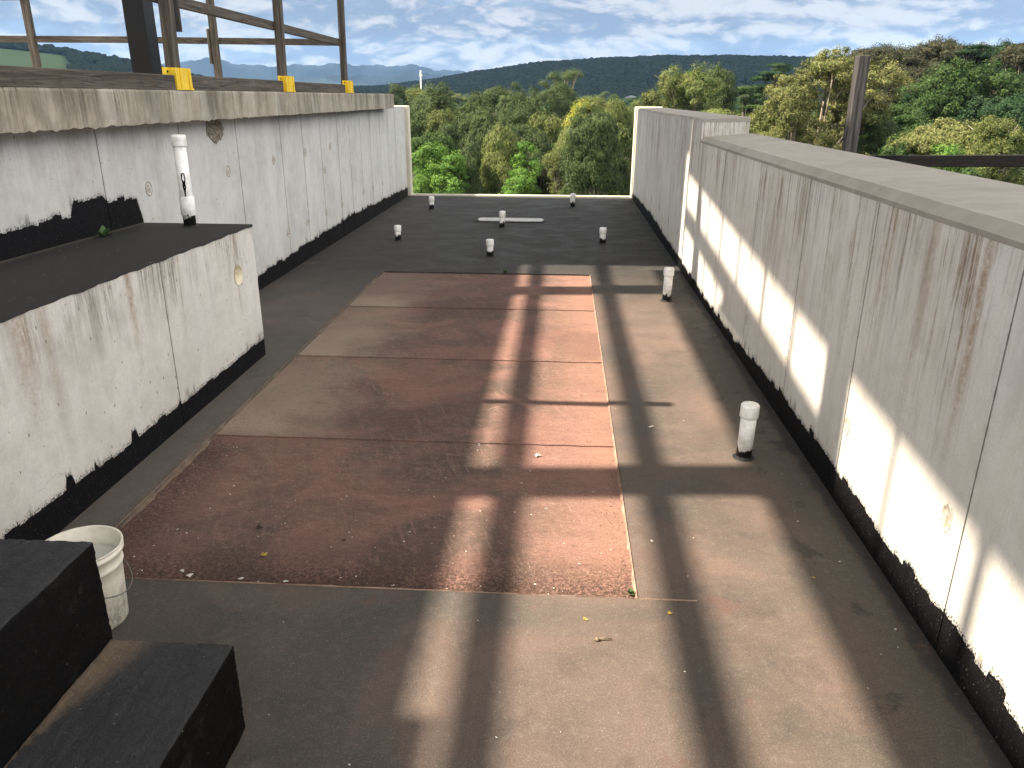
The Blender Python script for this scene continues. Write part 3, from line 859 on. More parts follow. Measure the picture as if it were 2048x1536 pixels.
for k in range(N):
    t = 2*math.pi*k/N; c, s_ = math.cos(t), math.sin(t); mx_ = max(abs(c), abs(s_))
    sq.append(b.bm.verts.new((BX, HY + HS*c/mx_, HZ + HS*s_/mx_)))
    ci.append(b.bm.verts.new((BX, HY + HR*c, HZ + HR*s_)))
    ci2.append(b.bm.verts.new((BX-.06, HY + HR*c, HZ + HR*s_)))
for k in range(N):
    k2 = (k+1) % N
    b.bm.faces.new((sq[k], sq[k2], ci[k2], ci[k])); b.bm.faces.new((ci[k], ci[k2], ci2[k2], ci2[k]))
off(b.build('plinth_body', M['block'], pl_), P0)
b = MB(); rings = []
for (r, dx) in ((HR-.001, .003), (HR-.008, .003), (HR-.010, -.045), (.0001, -.047)):
    rings.append([b.bm.verts.new((BX+dx, HY + r*math.cos(2*math.pi*k/N), HZ + r*math.sin(2*math.pi*k/N))) for k in range(N)])
for a, c in zip(rings, rings[1:]):
    for k in range(N):
        f = b.bm.faces.new((a[k], a[(k+1) % N], c[(k+1) % N], c[k])); f.smooth = True
off(b.build('pipe_socket', M['cream_pvc'], pl_), P0)
b = MB(); rows = []
for k in range(200):
    y = -3 + 8.832*k/199
    e = BX + .0035 + .003*math.sin(y*9) + rr.uniform(-.0012, .0012)
    rows.append([b.bm.verts.new(p) for p in ((XL+.002, y, ztop(y)+.009), (e, y, ztop(y)+.008), (e + .001, y, ztop(y)-.007 - .003*math.sin(y*23) - rr.uniform(0, .004)))])
for a, c in zip(rows, rows[1:]):
    for i in range(2): b.bm.faces.new((a[i], a[i+1], c[i+1], c[i]))
off(b.build('membrane_top', M['topskin'], pl_), P0)

# black steps at the near left corner
def rough_step(x0, x1, y0, y1, z0, z1, seed):
    """box whose arrises wander the way brushed bitumen does"""
    r = random.Random(seed)
    b = MB()
    nx, ny, nz = 14, 34, 12
    bm = b.bm
    bm_ = bmesh.ops.create_cube(bm, size=1)['verts']
    for v in bm_:
        v.co = Vector((x0 if v.co.x < 0 else x1, y0 if v.co.y < 0 else y1, z0 if v.co.z < 0 else z1))
    bmesh.ops.bevel(bm, geom=list(bm.edges), offset=.006, segments=2, affect='EDGES', profile=.5)
    bmesh.ops.subdivide_edges(bm, edges=[e for e in bm.edges if e.calc_length() > .2], cuts=40, use_grid_fill=True)
    for v in bm.verts:
        v.co += Vector((r.uniform(-1, 1), r.uniform(-1, 1), r.uniform(-1, 1)))*.0022
    for f in bm.faces: f.smooth = True
    return b
st = empty('step', (-1.205, 1.95, 0))
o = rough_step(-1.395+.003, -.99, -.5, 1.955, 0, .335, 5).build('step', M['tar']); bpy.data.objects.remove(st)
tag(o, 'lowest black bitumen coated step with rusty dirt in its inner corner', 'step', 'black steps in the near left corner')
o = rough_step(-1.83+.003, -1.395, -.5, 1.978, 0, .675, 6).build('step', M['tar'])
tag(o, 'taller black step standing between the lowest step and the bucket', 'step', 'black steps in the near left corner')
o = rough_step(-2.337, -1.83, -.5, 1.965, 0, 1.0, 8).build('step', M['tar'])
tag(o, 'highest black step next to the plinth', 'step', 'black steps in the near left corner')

# ------------------------------------------------------------------ vent pipes
def make_pipe(h, mat, r=.044, rc=.052, hc=.082, collar=False):
    t = empty('vent_pipe')
    b = MB().lathe([(r, -.002), (r, h-.02)], 28); b.build('pipe', mat, t)
    b = MB().lathe([(rc*.97, h-hc), (rc, h-hc+.004), (rc, h-.020), (rc*.985, h-.011), (rc*.90, h-.004), (rc*.6, h-.001), (.0005, h)], 32); b.build('cap', M['pvc_clean'], t)
    b = MB().lathe([(r+.018, .001), (r+.015, .004), (r+.006, .008), (r+.001, .016)], 22, close=False).rough(.0025, 5); b.build('tar_collar', M['tar'], t)
    if collar:
        b = MB().lathe([(rc*.94, .085), (rc, .09), (rc, .215), (rc*.94, .222)], 28); b.build('coupling', mat, t)
    return t
def kids(o): return [c for c in bpy.data.objects if c.parent == o]
PL = [
 (-2.385, 14.50, .23, 'short white vent pipe farthest left, close to the far upstand'),
 (-2.33, 11.13, .22, 'short white vent pipe close to the left wall, in front of the farthest left pipe'),
 (-.93, 12.45, .26, 'short white vent pipe standing right in front of the long white plate'),
 (-.91, 10.08, .22, 'short white vent pipe nearest to the red sheets'),
 (.21, 15.02, .25, 'short white vent pipe at right of centre by the far upstand'),
 (.60, 11.18, .22, 'short white vent pipe beyond the sunlit end of the deck, near the right wall'),
 (1.095, 7.85, .345, 'taller white vent pipe by the right wall with a black tarred foot'),
 (1.087, 4.16, .335, 'nearest white vent pipe, with a dented tarred foot in front of the right wall'),
]
short = make_pipe(.22, M['pvc']); used = False
for i, (x, y, h, lab) in enumerate(PL):
    if h > .3:
        t = make_pipe(h, M['pvc'])
    elif not used:
        t = short; used = True
    else:
        t = short.copy(); COL.objects.link(t)
        for c in kids(short):
            d = c.copy(); COL.objects.link(d); d.parent = t
    t.location = (x, y, 0); t.rotation_euler = (rnd.uniform(-.02, .02), rnd.uniform(-.02, .02), rnd.uniform(0, 6))
    if h < .3: t.scale = (1, 1, h/.22)
    tag(t, lab, 'vent pipe', 'capped vent pipes on the deck')
t = make_pipe(.655, M['pvc_tall'], collar=True)
t.location = (-2.745, 5.68, 1.034); t.rotation_euler = (0, .0, 0.4)
tag(t, 'tall white vent pipe standing on the black plinth top, smeared with tar', 'vent pipe', 'capped vent pipes on the deck')
b = MB()   # tar dribble on the tall pipe, facing the camera
for k, (z, w) in enumerate(((.26, .006), (.29, .013), (.33, .011), (.36, .014), (.40, .012))):
    pass
pts = [(.225, .004), (.26, .006), (.29, .012), (.32, .010), (.35, .014), (.385, .012), (.392, .004)]
L_, R_ = [], []
for z, w in pts:
    for s_, lst in ((-1, L_), (1, R_)):
        a_ = -math.pi/2 + .35 + s_*w/.044
        lst.append(b.bm.verts.new((.0455*math.cos(a_), .0455*math.sin(a_), z)))
for k in range(len(pts)-1): b.bm.faces.new((L_[k], R_[k], R_[k+1], L_[k+1]))
o = b.build('tar_smear', M['tar'], t); o.rotation_euler = (0, 0, -.4)

# long white plate
b = MB()
pts = []
for cx, s_ in ((-.345, 1), (-1.335, -1)):
    for k in range(9):
        a_ = -math.pi/2 + math.pi*k/8
        pts.append((cx + s_*.05*math.cos(a_), 13.17 + .15*math.sin(a_)*(s_)))
b.prism(pts, .001, .028)
pt = empty('floor_plate', (-.84, 13.17, 0)); tag(pt, 'long narrow white plate lying on the deck behind a vent pipe', 'plate')
M['plate'] = simple('plate_white', (0.58, 0.58, 0.56), 0.6, 0.3, 8, 0.002, 0.3)
off(b.build('plate', M['plate'], pt), (-.84, 13.17, 0))
b = MB().prism([(x + (.03 if x > -.84 else -.03), 13.17 + (y-13.17)*1.2) for x, y in pts], .0005, .012)
off(b.build('tar_edge', M['tar'], pt), (-.84, 13.17, 0))

# ------------------------------------------------------------------ bucket
bk = empty('bucket', (-1.805, 2.47, 0), 0.0)
tag(bk, 'dirty white plastic bucket of cloudy water behind the black steps', 'bucket')
h, rt, rb = .332, .150, .124
def rz(z): return rb + (rt-.008-rb)*z/h
b = MB().lathe([(rb-.006, .0), (rb, .006), (rz(.20), .20), (rz(.245), .245), (rz(.25)+.004, .249), (rz(.26)+.006, .256), (rz(.27)+.004, .263), (rz(.30), .268), (rz(.305), .300), (rz(.31)+.011, .304), (rz(.31)+.012, .318), (rz(.32)+.003, .322), (rz(.33)+.003, .334), (rt+.003, .337), (rt+.004, h), (rt-.002, h+.001), (rt-.007, h-.006), (rz(.2)-.004, .20), (rb-.006, .01), (.001, .01)], 56)
b.build('bucket_body', M['bucket'], bk)
b = MB().lathe([(.0005, .262), (rz(.262)-.005, .262)], 40, close=False)
b.build('cloudy_water', M['milky'], bk)
ear = math.radians(-62)
ex, ey = math.cos(ear), math.sin(ear)
r0 = rz(.25)+.008
# wire bail hanging down on the near right side
A = Vector((r0*math.cos(math.radians(-92)), r0*math.sin(math.radians(-92)), .252)); B_ = -A; B_.z = .252
pts = []
for k in range(25):
    t_ = math.pi*k/24
    side = Vector((math.cos(math.radians(-2)), math.sin(math.radians(-2)), 0))
    p = A*(math.cos(t_)) ; p.z = .252 - .10*math.sin(t_)
    p = Vector((A.x*math.cos(t_), A.y*math.cos(t_), p.z)) + side*(r0+.020)*math.sin(t_)
    pts.append(p)
MB().tube(pts, .0024, 6).build('handle', M['wire'], bk)
for P_ in (A, B_):
    MB().lathe([(.0005, .0), (.014, .0), (.014, .008), (.010, .012), (.0005, .012)], 14).build('handle_lug', M['bucket'], bk)
lug = [c for c in kids(bk) if c.name.startswith('handle_lug')]
for P_, o in zip((A, B_), lug):
    o.location = (P_.x*.965, P_.y*.965, P_.z); o.rotation_euler = Vector((P_.x, P_.y, 0)).to_track_quat('Z', 'Y').to_euler()

# ------------------------------------------------------------------ timber fence on the upper deck
fe = empty('timber_fence', (-3.1, 6.3, 1.99))
tag(fe, 'weathered timber fence with kickboards and yellow post brackets on the upper deck edge', 'fence')
F0 = (-3.1, 6.3, 1.99)
def fpart(b, name, mat, bev=.004):
    if bev: b.bevel(bev)
    return off(b.build(name, mat, fe), F0)
for y0, y1, j in ((-2.9, 6.31, 0), (6.56, 8.80, 1), (9.14, 11.33, 0)):
    fpart(MB().box(-3.048, -3.012, y0, y1, 1.984, 2.098 + j*.004), 'kickboard', M['wood_y'])
POSTS = [(6.48, 3.0, .085), (9.04, 3.0, .085), (11.63, 3.45, .08)]
for y, zt, w in POSTS:
    b = MB().beam((-3.100, y, 1.996), (-3.075, y, zt), w, w)
    fpart(b, 'post', M['wood_z'])
    # yellow folded bracket: back leaf behind the board, front leaf proud of it
    br = MB()
    br.box(-3.056, -3.050, y-.27, y-.10, 1.99, 2.152)
    br.box(-3.0495, -3.0085, y-.165, y-.158, 1.99, 2.152)
    br.box(-3.008, -3.001, y-.165, y+.10, 1.99, 2.152)
    br.prism([(-3.0005, y-.18), (-2.9985, y-.18), (-2.9985, y+.115), (-3.0005, y+.115)], 1.99, 2.006)
    br.box(-3.0008, -2.994, y-.10, y-.092, 1.996, 2.150).box(-3.0008, -2.994, y+.045, y+.053, 1.996, 2.150)
    fpart(br, 'bracket', M['yellow'], 0)
    bo = MB().lathe([(.009, 0), (.009, .006), (.0005, .007)], 8)
    o = bo.build('bolt', M['steel'], fe); o.location = (-3.050+3.1, y-.20-6.3, 2.122-1.99); o.rotation_euler = (0, math.pi/2, 0)
b = MB().beam((-3.168, -2.9, 2.685), (-3.150, 11.92, 2.650), .045, .085); fpart(b, 'rail', M['wood_y'])
b = MB().beam((-3.13, 11.78, 2.655), (-5.6, 11.26, 2.655), .045, .083); fpart(b, 'rail', M['wood_x'])
b = MB().beam((-5.6, 11.20, 2.655), (-9.3, 10.96, 2.66), .045, .083); fpart(b, 'rail', M['wood_x'])
b = MB().beam((-7.1, 11.0, 3.17), (-9.3, 10.85, 3.14), .045, .09); fpart(b, 'rail', M['wood_x'])
fpart(MB().beam((-4.80, 11.38, 1.99), (-4.80, 11.38, 3.3), .085, .085), 'post', M['wood_z'])
fpart(MB().beam((-4.862, 11.34, 2.36), (-4.860, 11.34, 2.80), .045, .03), 'cleat', M['wood_z'])
fpart(MB().beam((-7.20, 11.08, 1.99), (-7.20, 11.08, 3.3), .085, .085), 'post', M['wood_z'])
fpart(MB().beam((-3.048, 6.56, 2.42), (-3.046, 6.56, 3.0), .012, .06), 'cleat', M['greywood'])

# black steel channel post that runs up to the added shade roof
b = MB()
cx, cy = -4.10, 8.03
b.box(cx-.10, cx+.10, cy-.10, cy-.088, 1.99, 7.93).box(cx-.10, cx+.10, cy+.088, cy+.10, 1.99, 7.93).box(cx-.006, cx+.006, cy-.087, cy+.087, 1.99, 7.93)
b.box(cx+.088, cx+.10, cy-.087, cy+.087, 1.99, 7.93).box(cx-.16, cx+.16, cy-.16, cy+.16, 1.989, 2.005)
tag(b.build('steel_post', M['steel']), 'tall black steel post standing behind the timber fence', 'post')

# ------------------------------------------------------------------ unseen timber roof, added and shaped to throw the pattern of shade
CH = 8.0
ca = empty('shade_canopy', (-4.0, 8.0, CH))
tag(ca, 'unseen timber roof added high above the view to shape the shade on the decks', 'shade_canopy')
def bp(x, y, z=0.0):
    """point of the canopy plane whose shadow falls on (x, y, z)"""
    k = (CH - z)/SUN_T
    return (x - k, y - SUN_A*k)
def cpoly(pts, name='shade_board', dz=0.0, th=.03):
    P_ = [bp(*p) for p in pts]
    A2 = sum(P_[i][0]*P_[(i+1) % len(P_)][1] - P_[(i+1) % len(P_)][0]*P_[i][1] for i in range(len(P_)))
    if A2 < 0: P_ = P_[::-1]
    b = MB().prism(P_, CH+dz, CH+dz+th)
    return off(b.build(name, M['shade_canopy'], ca), (-4.0, 8.0, CH))
YF, YN = 16.36, -3.5
def wz(s): return s
# boards that shade the left part of the deck, and everything beyond the opening
cpoly([(-2.6, YN), (-.50, YN), (-.50, YF), (-2.6, YF)])
cpoly([(-.50, YN), (-.405, YN), (-.405, 2.05), (-.50, 2.05)])
cpoly([(-.4995, 9.56), (3.5, 9.56+.07*1.5, 0), (3.5, YF), (-.4995, YF)])
# bars cut to the long shadow stripes
cpoly([(-.345, YN), (-.195, YN), (-.25, 9.6), (-.40, 9.6)], 'shade_purlin', .032, .05)
cpoly([(.46, YN), (.60, YN), (.54, 9.6), (.385, 9.6)], 'shade_purlin', .032, .05)
def wl(y, z): return (XR, y, z)
# board whose shade covers the strip of floor by the wall and the wall foot
cpoly([(1.03, YN), (1.47, YN), (1.50, 9.36), (1.11, 9.36)])
def zt(a, b_, y): return a - .088*(b_ - y)
# pieces shaped for the rail shade on the wall and the shade above it
cpoly([wl(9.36, zt(.40, 8.3, 9.36)), wl(4.3, zt(.40, 8.3, 4.3)), wl(4.3, zt(.62, 8.2, 4.3)), wl(9.36, zt(.62, 8.2, 9.36))], 'shade_purlin', .032, .04)
cpoly([wl(7.1, .04), wl(6.6, .28), wl(4.3, .10), wl(4.3, .0)], 'shade_purlin', .076, .03)
cpoly([wl(4.3, .05), wl(3.9, .05), wl(3.9, .235), wl(4.3, .275)], 'shade_purlin', .032, .04)
cpoly([wl(9.36, zt(1.02, 8.2, 9.36)), wl(YN, .02), (3.5, YN, 0), (3.5, 9.36, 0)])
cpoly([wl(9.72, .0), wl(9.72, 1.33), (3.5, 9.70, 0), (3.5, 9.9, 0), wl(9.9, 0)])
cpoly([wl(9.36, 1.33), wl(9.72, 1.33), (3.5, 9.70, 0), (3.5, 9.36, 0)])
# bars cut to the wide cross shadows
cpoly([(-1.6, 7.96), (1.445, 8.16), wl(8.30, .85), wl(8.56, .85), (1.445, 8.52), (-1.6, 8.36)], 'shade_rafter', .09, .05)
cpoly([(-1.6, 3.53), (1.445, 3.70), wl(3.72, .70), wl(4.10, .70), (1.445, 4.08), (-1.6, 3.90)], 'shade_rafter', .09, .05)
k3 = (4.0)/SUN_T
b = MB().box(-6.5, .74-k3, 4.92-SUN_A*k3, 5.00-SUN_A*k3, 4.0, 4.06)  # bar added for the thin crisp shadow across the floor
off(b.build('shade_tie_beam', M['shade_canopy'], ca), (-4.0, 8.0, CH))
for y, w in ((9.32, .09), (7.86, .05), (7.16, .05), (6.39, .05), (5.51, .06), (4.72, .05), (3.12, .05), (2.36, .09)):  # strips placed for the narrow upright shadows on the wall
    cpoly([wl(y-w/2, -.02), wl(y+w/2, -.02), wl(y+w/2, 1.1), wl(y-w/2, 1.1)], 'shade_batten', .09, .03)
# posts added out of view to hold up the shade roof
for (x, y) in ((-8.8, -2.5), (-8.8, 4.5), (-8.8, 11.5)):
    off(MB().box(x-.09, x+.09, y-.09, y+.09, 1.989, CH-.002).build('post', M['steel'], ca), (-4.0, 8.0, CH))
off(MB().box(-8.9, -8.7, -2.6, 11.6, CH+.082, CH+.25).build('beam', M['steel'], ca), (-4.0, 8.0, CH))  # added with those posts, out of view

# ------------------------------------------------------------------ outside the right wall
b = MB().beam((2.13, 6.2, -1.0), (2.13, 6.2, 2.235), .082, .09).bevel(.004)
o = b.build('timber_post', M['greywood'])
tag(o, 'grey weathered timber post rising beyond the right wall', 'post')
b = MB().beam((2.20, 6.2, 1.505), (6.0, 6.30, 1.545), .05, .085).bevel(.004)
o = b.build('timber_rail', M['darkwood'])
tag(o, 'dark timber rail running level beyond the right wall', 'rail')

# ------------------------------------------------------------------ litter
def leaf_litter(name, x, y, z, s, mat, lab, cat, seed):
    r = random.Random(seed); b = MB()
    for k in range(3):
        a_ = r.uniform(0, 6.28); c = Vector((r.uniform(-.3, .3)*s, r.uniform(-.3, .3)*s, .004 + r.uniform(0, .3)*s))
        d = Vector((math.cos(a_), math.sin(a_), r.uniform(-.1, .3)))*s*.7; e = Vector((-math.sin(a_), math.cos(a_), r.uniform(-.2, .4)))*s*.3
        vs = [b.bm.verts.new(p) for p in (c - d, c - d*.3 + e, c + d*.4 + e*.9, c + d, c + d*.3 - e, c - d*.4 - e)]
        for v in vs: v.co.z = max(v.co.z, .002)
        b.bm.faces.new(vs)
    o = b.build(name, mat); o.location = (x, y, z)
    return tag(o, lab, cat)
leaf_litter('dead_leaf', -1.31, 2.985, -.012, .022, M['leafy'], 'curled yellow dead leaf on the near left part of the red sheets', 'leaf', 1)
leaf_litter('dead_leaf', .135, 2.60, 0, .013, M['leafy'], 'small yellow leaf scrap on the dark deck just in front of the red sheets', 'leaf', 2)
leaf_litter('dead_leaf', .475, 2.66, 0, .015, M['leafy'], 'small orange leaf scrap in the shadow right of the red sheets corner', 'leaf', 3)
leaf_litter('dead_leaf', 1.13, 2.95, 0, .012, M['leafy'], 'tiny yellow leaf scrap on dark deck near the right wall', 'leaf', 9)
leaf_litter('dead_leaf', -.10, 4.12, -.014, .024, M['flake'], 'pale dry leaf on the sunlit part of the red sheets', 'leaf', 4)
leaf_litter('dead_leaf', .60, 4.55, 0, .024, M['flake'], 'pale dry leaf lying in the sunlit band between shadows', 'leaf', 5)
leaf_litter('dead_leaf', .46, 3.2, 0, .014, M['flake'], 'pale leaf scrap beside the right edge of the red sheets', 'leaf', 6)
leaf_litter('soil_clod', -1.42, 3.23, -.012, .025, M['crumb'], 'dark clod of soil on the near left part of the red sheets', 'clod', 7)
leaf_litter('soil_clod', -.98, 3.13, -.012, .017, M['crumb'], 'small dark clod on the red sheets beyond the yellow leaf', 'clod', 8)
b = MB().tube([(.178, 2.475, .006), (.20, 2.478, .010), (.235, 2.482, .006)], [.003, .003, .002], 6)
b.lathe([(.0005, 0), (.009, 0), (.009, .008), (.0005, .010)], 8, (.178, 2.475, .002))
tag(b.build('gum_nut', M['twig']), 'dry gum nut with its stalk on the sunlit near deck', 'gum nut')

def scatter(name, pts, smin, smax, mat, label, cat, seed, thick=.5, z0=.001):
    r = np.random.default_rng(seed)
    n = len(pts)
    base = np.array([[-1,-1,0],[1,-1,0],[1,1,0],[-1,1,0],[0,0,1]], float)
    fac = np.array([[0,1,4],[1,2,4],[2,3,4],[3,0,4]])
    s = r.uniform(smin, smax, n); a = r.uniform(0, 6.28, n); el = r.uniform(.4, 1.0, n)
    V = np.zeros((n, 5, 3))
    jit = r.uniform(.5, 1.3, (n, 5, 1))
    bb = base[None]*jit
    bx = bb[..., 0]*s[:, None]; by = bb[..., 1]*s[:, None]*el[:, None]
    V[..., 0] = pts[:, 0][:, None] + bx*np.cos(a)[:, None] - by*np.sin(a)[:, None]
    V[..., 1] = pts[:, 1][:, None] + bx*np.sin(a)[:, None] + by*np.cos(a)[:, None]
    V[..., 2] = pts[:, 2][:, None] + bb[..., 2]*s[:, None]*thick
    Fq = (fac[None] + 5*np.arange(n)[:, None, None]).reshape(-1, 3)
    o = np_mesh(name, V.reshape(-1, 3), Fq, mat)
    return tag(o, label, cat, kind='stuff')
P1 = np.stack([npr.uniform(RX0+.01, RX1-.03, 4200), RY0 + .006 + np.abs(npr.normal(0, .08, 4200)), np.full(4200, -.015)], 1)
k = npr.uniform(0, 1, 1900)
P2 = np.stack([RX0 + .01 + np.abs(npr.normal(0, .11, 1900)), RY0 + k**1.4*1.9, np.full(1900, -.015)], 1)
P3 = np.stack([RX1 - .02 - np.abs(npr.normal(0, .05, 300)), RY0 + k[:300]**2*1.6, np.full(300, -.015)], 1)
scatter('soil_crumbs', np.concatenate([P1, P2, P3]), .0010, .0034, M['crumb'], 'dark soil crumbs gathered along the edges of the red sheets', 'soil', 1)
P4 = np.stack([npr.uniform(XL+.1, XR-.05, 420), npr.uniform(1.5, 16.3, 420), np.full(420, .001)], 1)
P4b = np.stack([npr.uniform(XL+.1, BX-.05, 26), npr.uniform(2.8, 5.7, 26), np.full(26, 1.045)], 1)
P4 = P4[~((P4[:, 0] > RX0) & (P4[:, 0] < RX1) & (P4[:, 1] > RY0) & (P4[:, 1] < RY1)) & ~((P4[:, 0] < BX+.02) & (P4[:, 1] < 6.1)) & ~((P4[:, 0] < -.97) & (P4[:, 1] < 2.0))]
P5 = np.stack([npr.uniform(RX0+.03, RX1-.03, 150), RY0 + .02 + npr.uniform(0, 1, 150)**2*2.5, np.full(150, -.013)], 1)
P4b[:, 2] = 1.028 + (5.83 - P4b[:, 1])*.012 + .009
scatter('paint_flakes', np.concatenate([P4, P4b, P5]), .0012, .0048, M['flake'], 'tiny pale flakes and grit scattered over the decks', 'grit', 2, .3)
def flake_big(x, y, z, s, seed):
    return leaf_litter('paint_flake', x, y, z, s, M['flake'], 'white paint flake lying in the dirt at the near edge of the red sheets', 'flake', seed)
for i, (x, y, s) in enumerate(((-1.62, 2.83, .016), (-1.57, 2.80, .020), (-1.34, 2.79, .015), (-1.14, 2.785, .015))):
    flake_big(x, y, -.012, s, 20+i)['group'] = 'white flakes at the near edge of the red sheets'
def weed(x, y, z, s, lab, seed):
    r = random.Random(seed); b = MB()
    for k in range(26):
        a_ = r.uniform(0, 6.28); l = s*r.uniform(.4, 1.0); t_ = r.uniform(.3, 1.2)
        d = Vector((math.cos(a_)*math.cos(t_), math.sin(a_)*math.cos(t_), math.sin(t_)))*l; e = Vector((-math.sin(a_), math.cos(a_), 0))*l*.22
        vs = [b.bm.verts.new(p) for p in (Vector((0, 0, 0)), d*.6 + e, d, d*.6 - e)]
        b.bm.faces.new(vs)
    o = b.build('weed', M['weed']); o.location = (x, y, z)
    return tag(o, lab, 'weed')
weed(-.64, RY1+.01, 0, .06, 'small green weed growing at the far edge of the red sheets', 1)
weed(-3.10, 5.15, 1.044, .085, 'small green weed growing where the black plinth top meets the left wall', 2)
weed(.33, 2.80, -.01, .028, 'tiny weed in the near right corner of the red sheets', 3)

# ------------------------------------------------------------------ terrain
def interp(x, xs, ys_): return np.interp(x, xs, ys_)
_px = np.array([-700, 0, 120, 290, 420, 620, 760, 870, 950, 1090, 1200, 1300, 1450, 1560, 1640, 1800, 2048, 2700], float)
_az = np.array([math.atan(az_of(p, 190)[0]) for p in _px])
def sm(t): t = np.clip(t, 0, 1); return t*t*(3-2*t)
_rng = np.random.default_rng(5)
_ph = _rng.uniform(0, 6.28, 24); _fr = _rng.uniform(.5, 1.0, 24)
def wob(x, y, s):
    v = 0
    for i in range(8):
        k = (1.7**(i % 4))/s
        v = v + np.sin(x*k*math.cos(_ph[i]*3) + y*k*math.sin(_ph[i]*3) + _ph[i+8])/(1.6**(i % 4))
    return v/5
# ridge crest above eye level, in photo pixels above the horizon
_rdg = np.array([70, 66, 60, 42, 20, 10, 12, 24, 36, 52, 58, 60, 60, 57, 54, 54, 60, 62], float)
_rd = np.array([1500, 1500, 1500, 1600, 2200, 3000, 3000, 2900, 2700, 2500, 2400, 2300, 2300, 2300, 2300, 2000, 1500, 1500], float)
def terrain(x, y):
    r = np.hypot(x, y); a = np.arctan2(x, y)
    base = -13.5 + 6.0*sm((r-150)/600) + 8*sm((r-700)/900)
    right = sm((np.degrees(a) - 8)/18)*sm((r-25)/60)*3.0
    crest = interp(a, _az, _rdg); rd = interp(a, _az, _rd)
    H = crest/1500.0*rd + 1.95
    up = sm((r - rd*.45)/(rd*.55))
    down = 1 - sm((r-rd)/(rd*.8))*.9
    z = base + right + up*(H*(1 + .05*wob(x, y, 300)) - base)*down
    z = np.where(r > rd, base + (H-base)*down, z)
    z = z + wob(x, y, 60)*1.2*sm((r-80)/200)
    return z
NA, NR = 260, 240
aa = np.radians(np.linspace(-80, 80, NA)); rad = 22*np.exp(np.linspace(0, math.log(14000/22), NR))
Rg, Ag = np.meshgrid(rad, aa)
X = Rg*np.sin(Ag); Y = Rg*np.cos(Ag)
Z = terrain(X, Y)
V = np.stack([X, Y, Z], -1).reshape(-1, 3)
i, j = np.meshgrid(np.arange(NA-1), np.arange(NR-1), indexing='ij')
Fq = np.stack([i*NR+j, (i+1)*NR+j, (i+1)*NR+j+1, i*NR+j+1], -1).reshape(-1, 4)[:, ::-1]
# near apron below the building, then a wide plain behind and around
m, g = newmat('grassland')
oc = g.n('ShaderNodeTexCoord').outputs['Object']
n1 = g.noise(oc, .02, 6, .6); n2 = g.noise(oc, .5, 5, .7)
c = g.mix(g.ramp(n1, .4, .62), (0.020, 0.035, 0.012), (0.055, 0.075, 0.024))
c = g.mix(g.ramp(n2, .4, .7, 0, .5), c, (0.10, 0.085, 0.045))
x, y, z = g.xyz(oc)
c = g.mix(g.ramp(y, 380, 560), c, (0.006, 0.012, 0.008))
# grazed pasture on the hill at the far left
ratio = g.math('DIVIDE', x, g.math('MAXIMUM', y, 1.0))
pas = g.math('MULTIPLY', g.ramp(ratio, -.60, -.62), g.ramp(y, 700, 760))
c = g.mix(pas, c, (0.075, 0.115, 0.045))
finish(g, c, .95, n2, .3, .4, .1)
M['grass'] = m
tag(np_mesh('ground', V, Fq, M['grass'], smooth=True), kind='structure')
b = MB(); n = 48
ring0 = [b.bm.verts.new((22*math.sin(math.radians(-80 + 160*k/47)), 22*math.cos(math.radians(-80+160*k/47)), float(terrain(22*math.sin(math.radians(-80+160*k/47)), 22*math.cos(math.radians(-80+160*k/47))))-.02)) for k in range(48)]
cc = b.bm.verts.new((0, -30, -13.4))
for k in range(47): b.bm.faces.new((ring0[k], ring0[k+1], cc))
tag(b.build('terrain', M['grass']), kind='structure')

# distant blue mountains
def mountains(r0, px, hpx, seed, name):
    az = np.array([math.atan(az_of(p, 190)[0]) for p in px])
    A_ = np.linspace(az[0], az[-1], 420)
    hh = np.interp(A_, az, hpx)
    rg = np.random.default_rng(seed)
    jag = sum(np.sin(A_*f + rg.uniform(0, 6))*amp for f, amp in ((60, 2.2), (140, 1.6), (330, 1.0), (800, .6)))
    V_ = []
    for q, (dr, k_) in enumerate(((-.24, -.3), (-.16, .15), (-.10, .45), (-.05, .75), (0, 1.0), (.08, .6), (.2, -.3))):
        rr_ = r0*(1+dr)*(1 + .02*np.sin(A_*(37+q*11)))
        zz = (hh*k_ + jag*max(0, k_)*(1 if q == 4 else 1.5))/1500*r0
        V_.append(np.stack([rr_*np.sin(A_), rr_*np.cos(A_), zz], -1))
    V_ = np.array(V_); nq, na = V_.shape[:2]
    i_, j_ = np.meshgrid(np.arange(nq-1), np.arange(na-1), indexing='ij')
    F_ = np.stack([i_*na+j_, i_*na+j_+1, (i_+1)*na+j_+1, (i_+1)*na+j_], -1).reshape(-1, 4)
    tag(np_mesh(name, V_.reshape(-1, 3), F_, M['forestfar'], smooth=True), kind='structure')
M['forestfar'] = simple('distant_forest_cover', (0.016, 0.026, 0.018), .95, .4, .004, .3, .1)
mountains(11500, [-300, 300, 400, 480, 600, 700, 800, 900, 1000, 1300, 2400], [30, 50, 56, 52, 48, 54, 50, 46, 38, 30, 26], 3, 'mountain_range')
mountains(7800, [100, 420, 560, 700, 780, 850, 900, 1000, 1500], [22, 26, 30, 34, 37, 38, 34, 30, 24], 4, 'foothills')

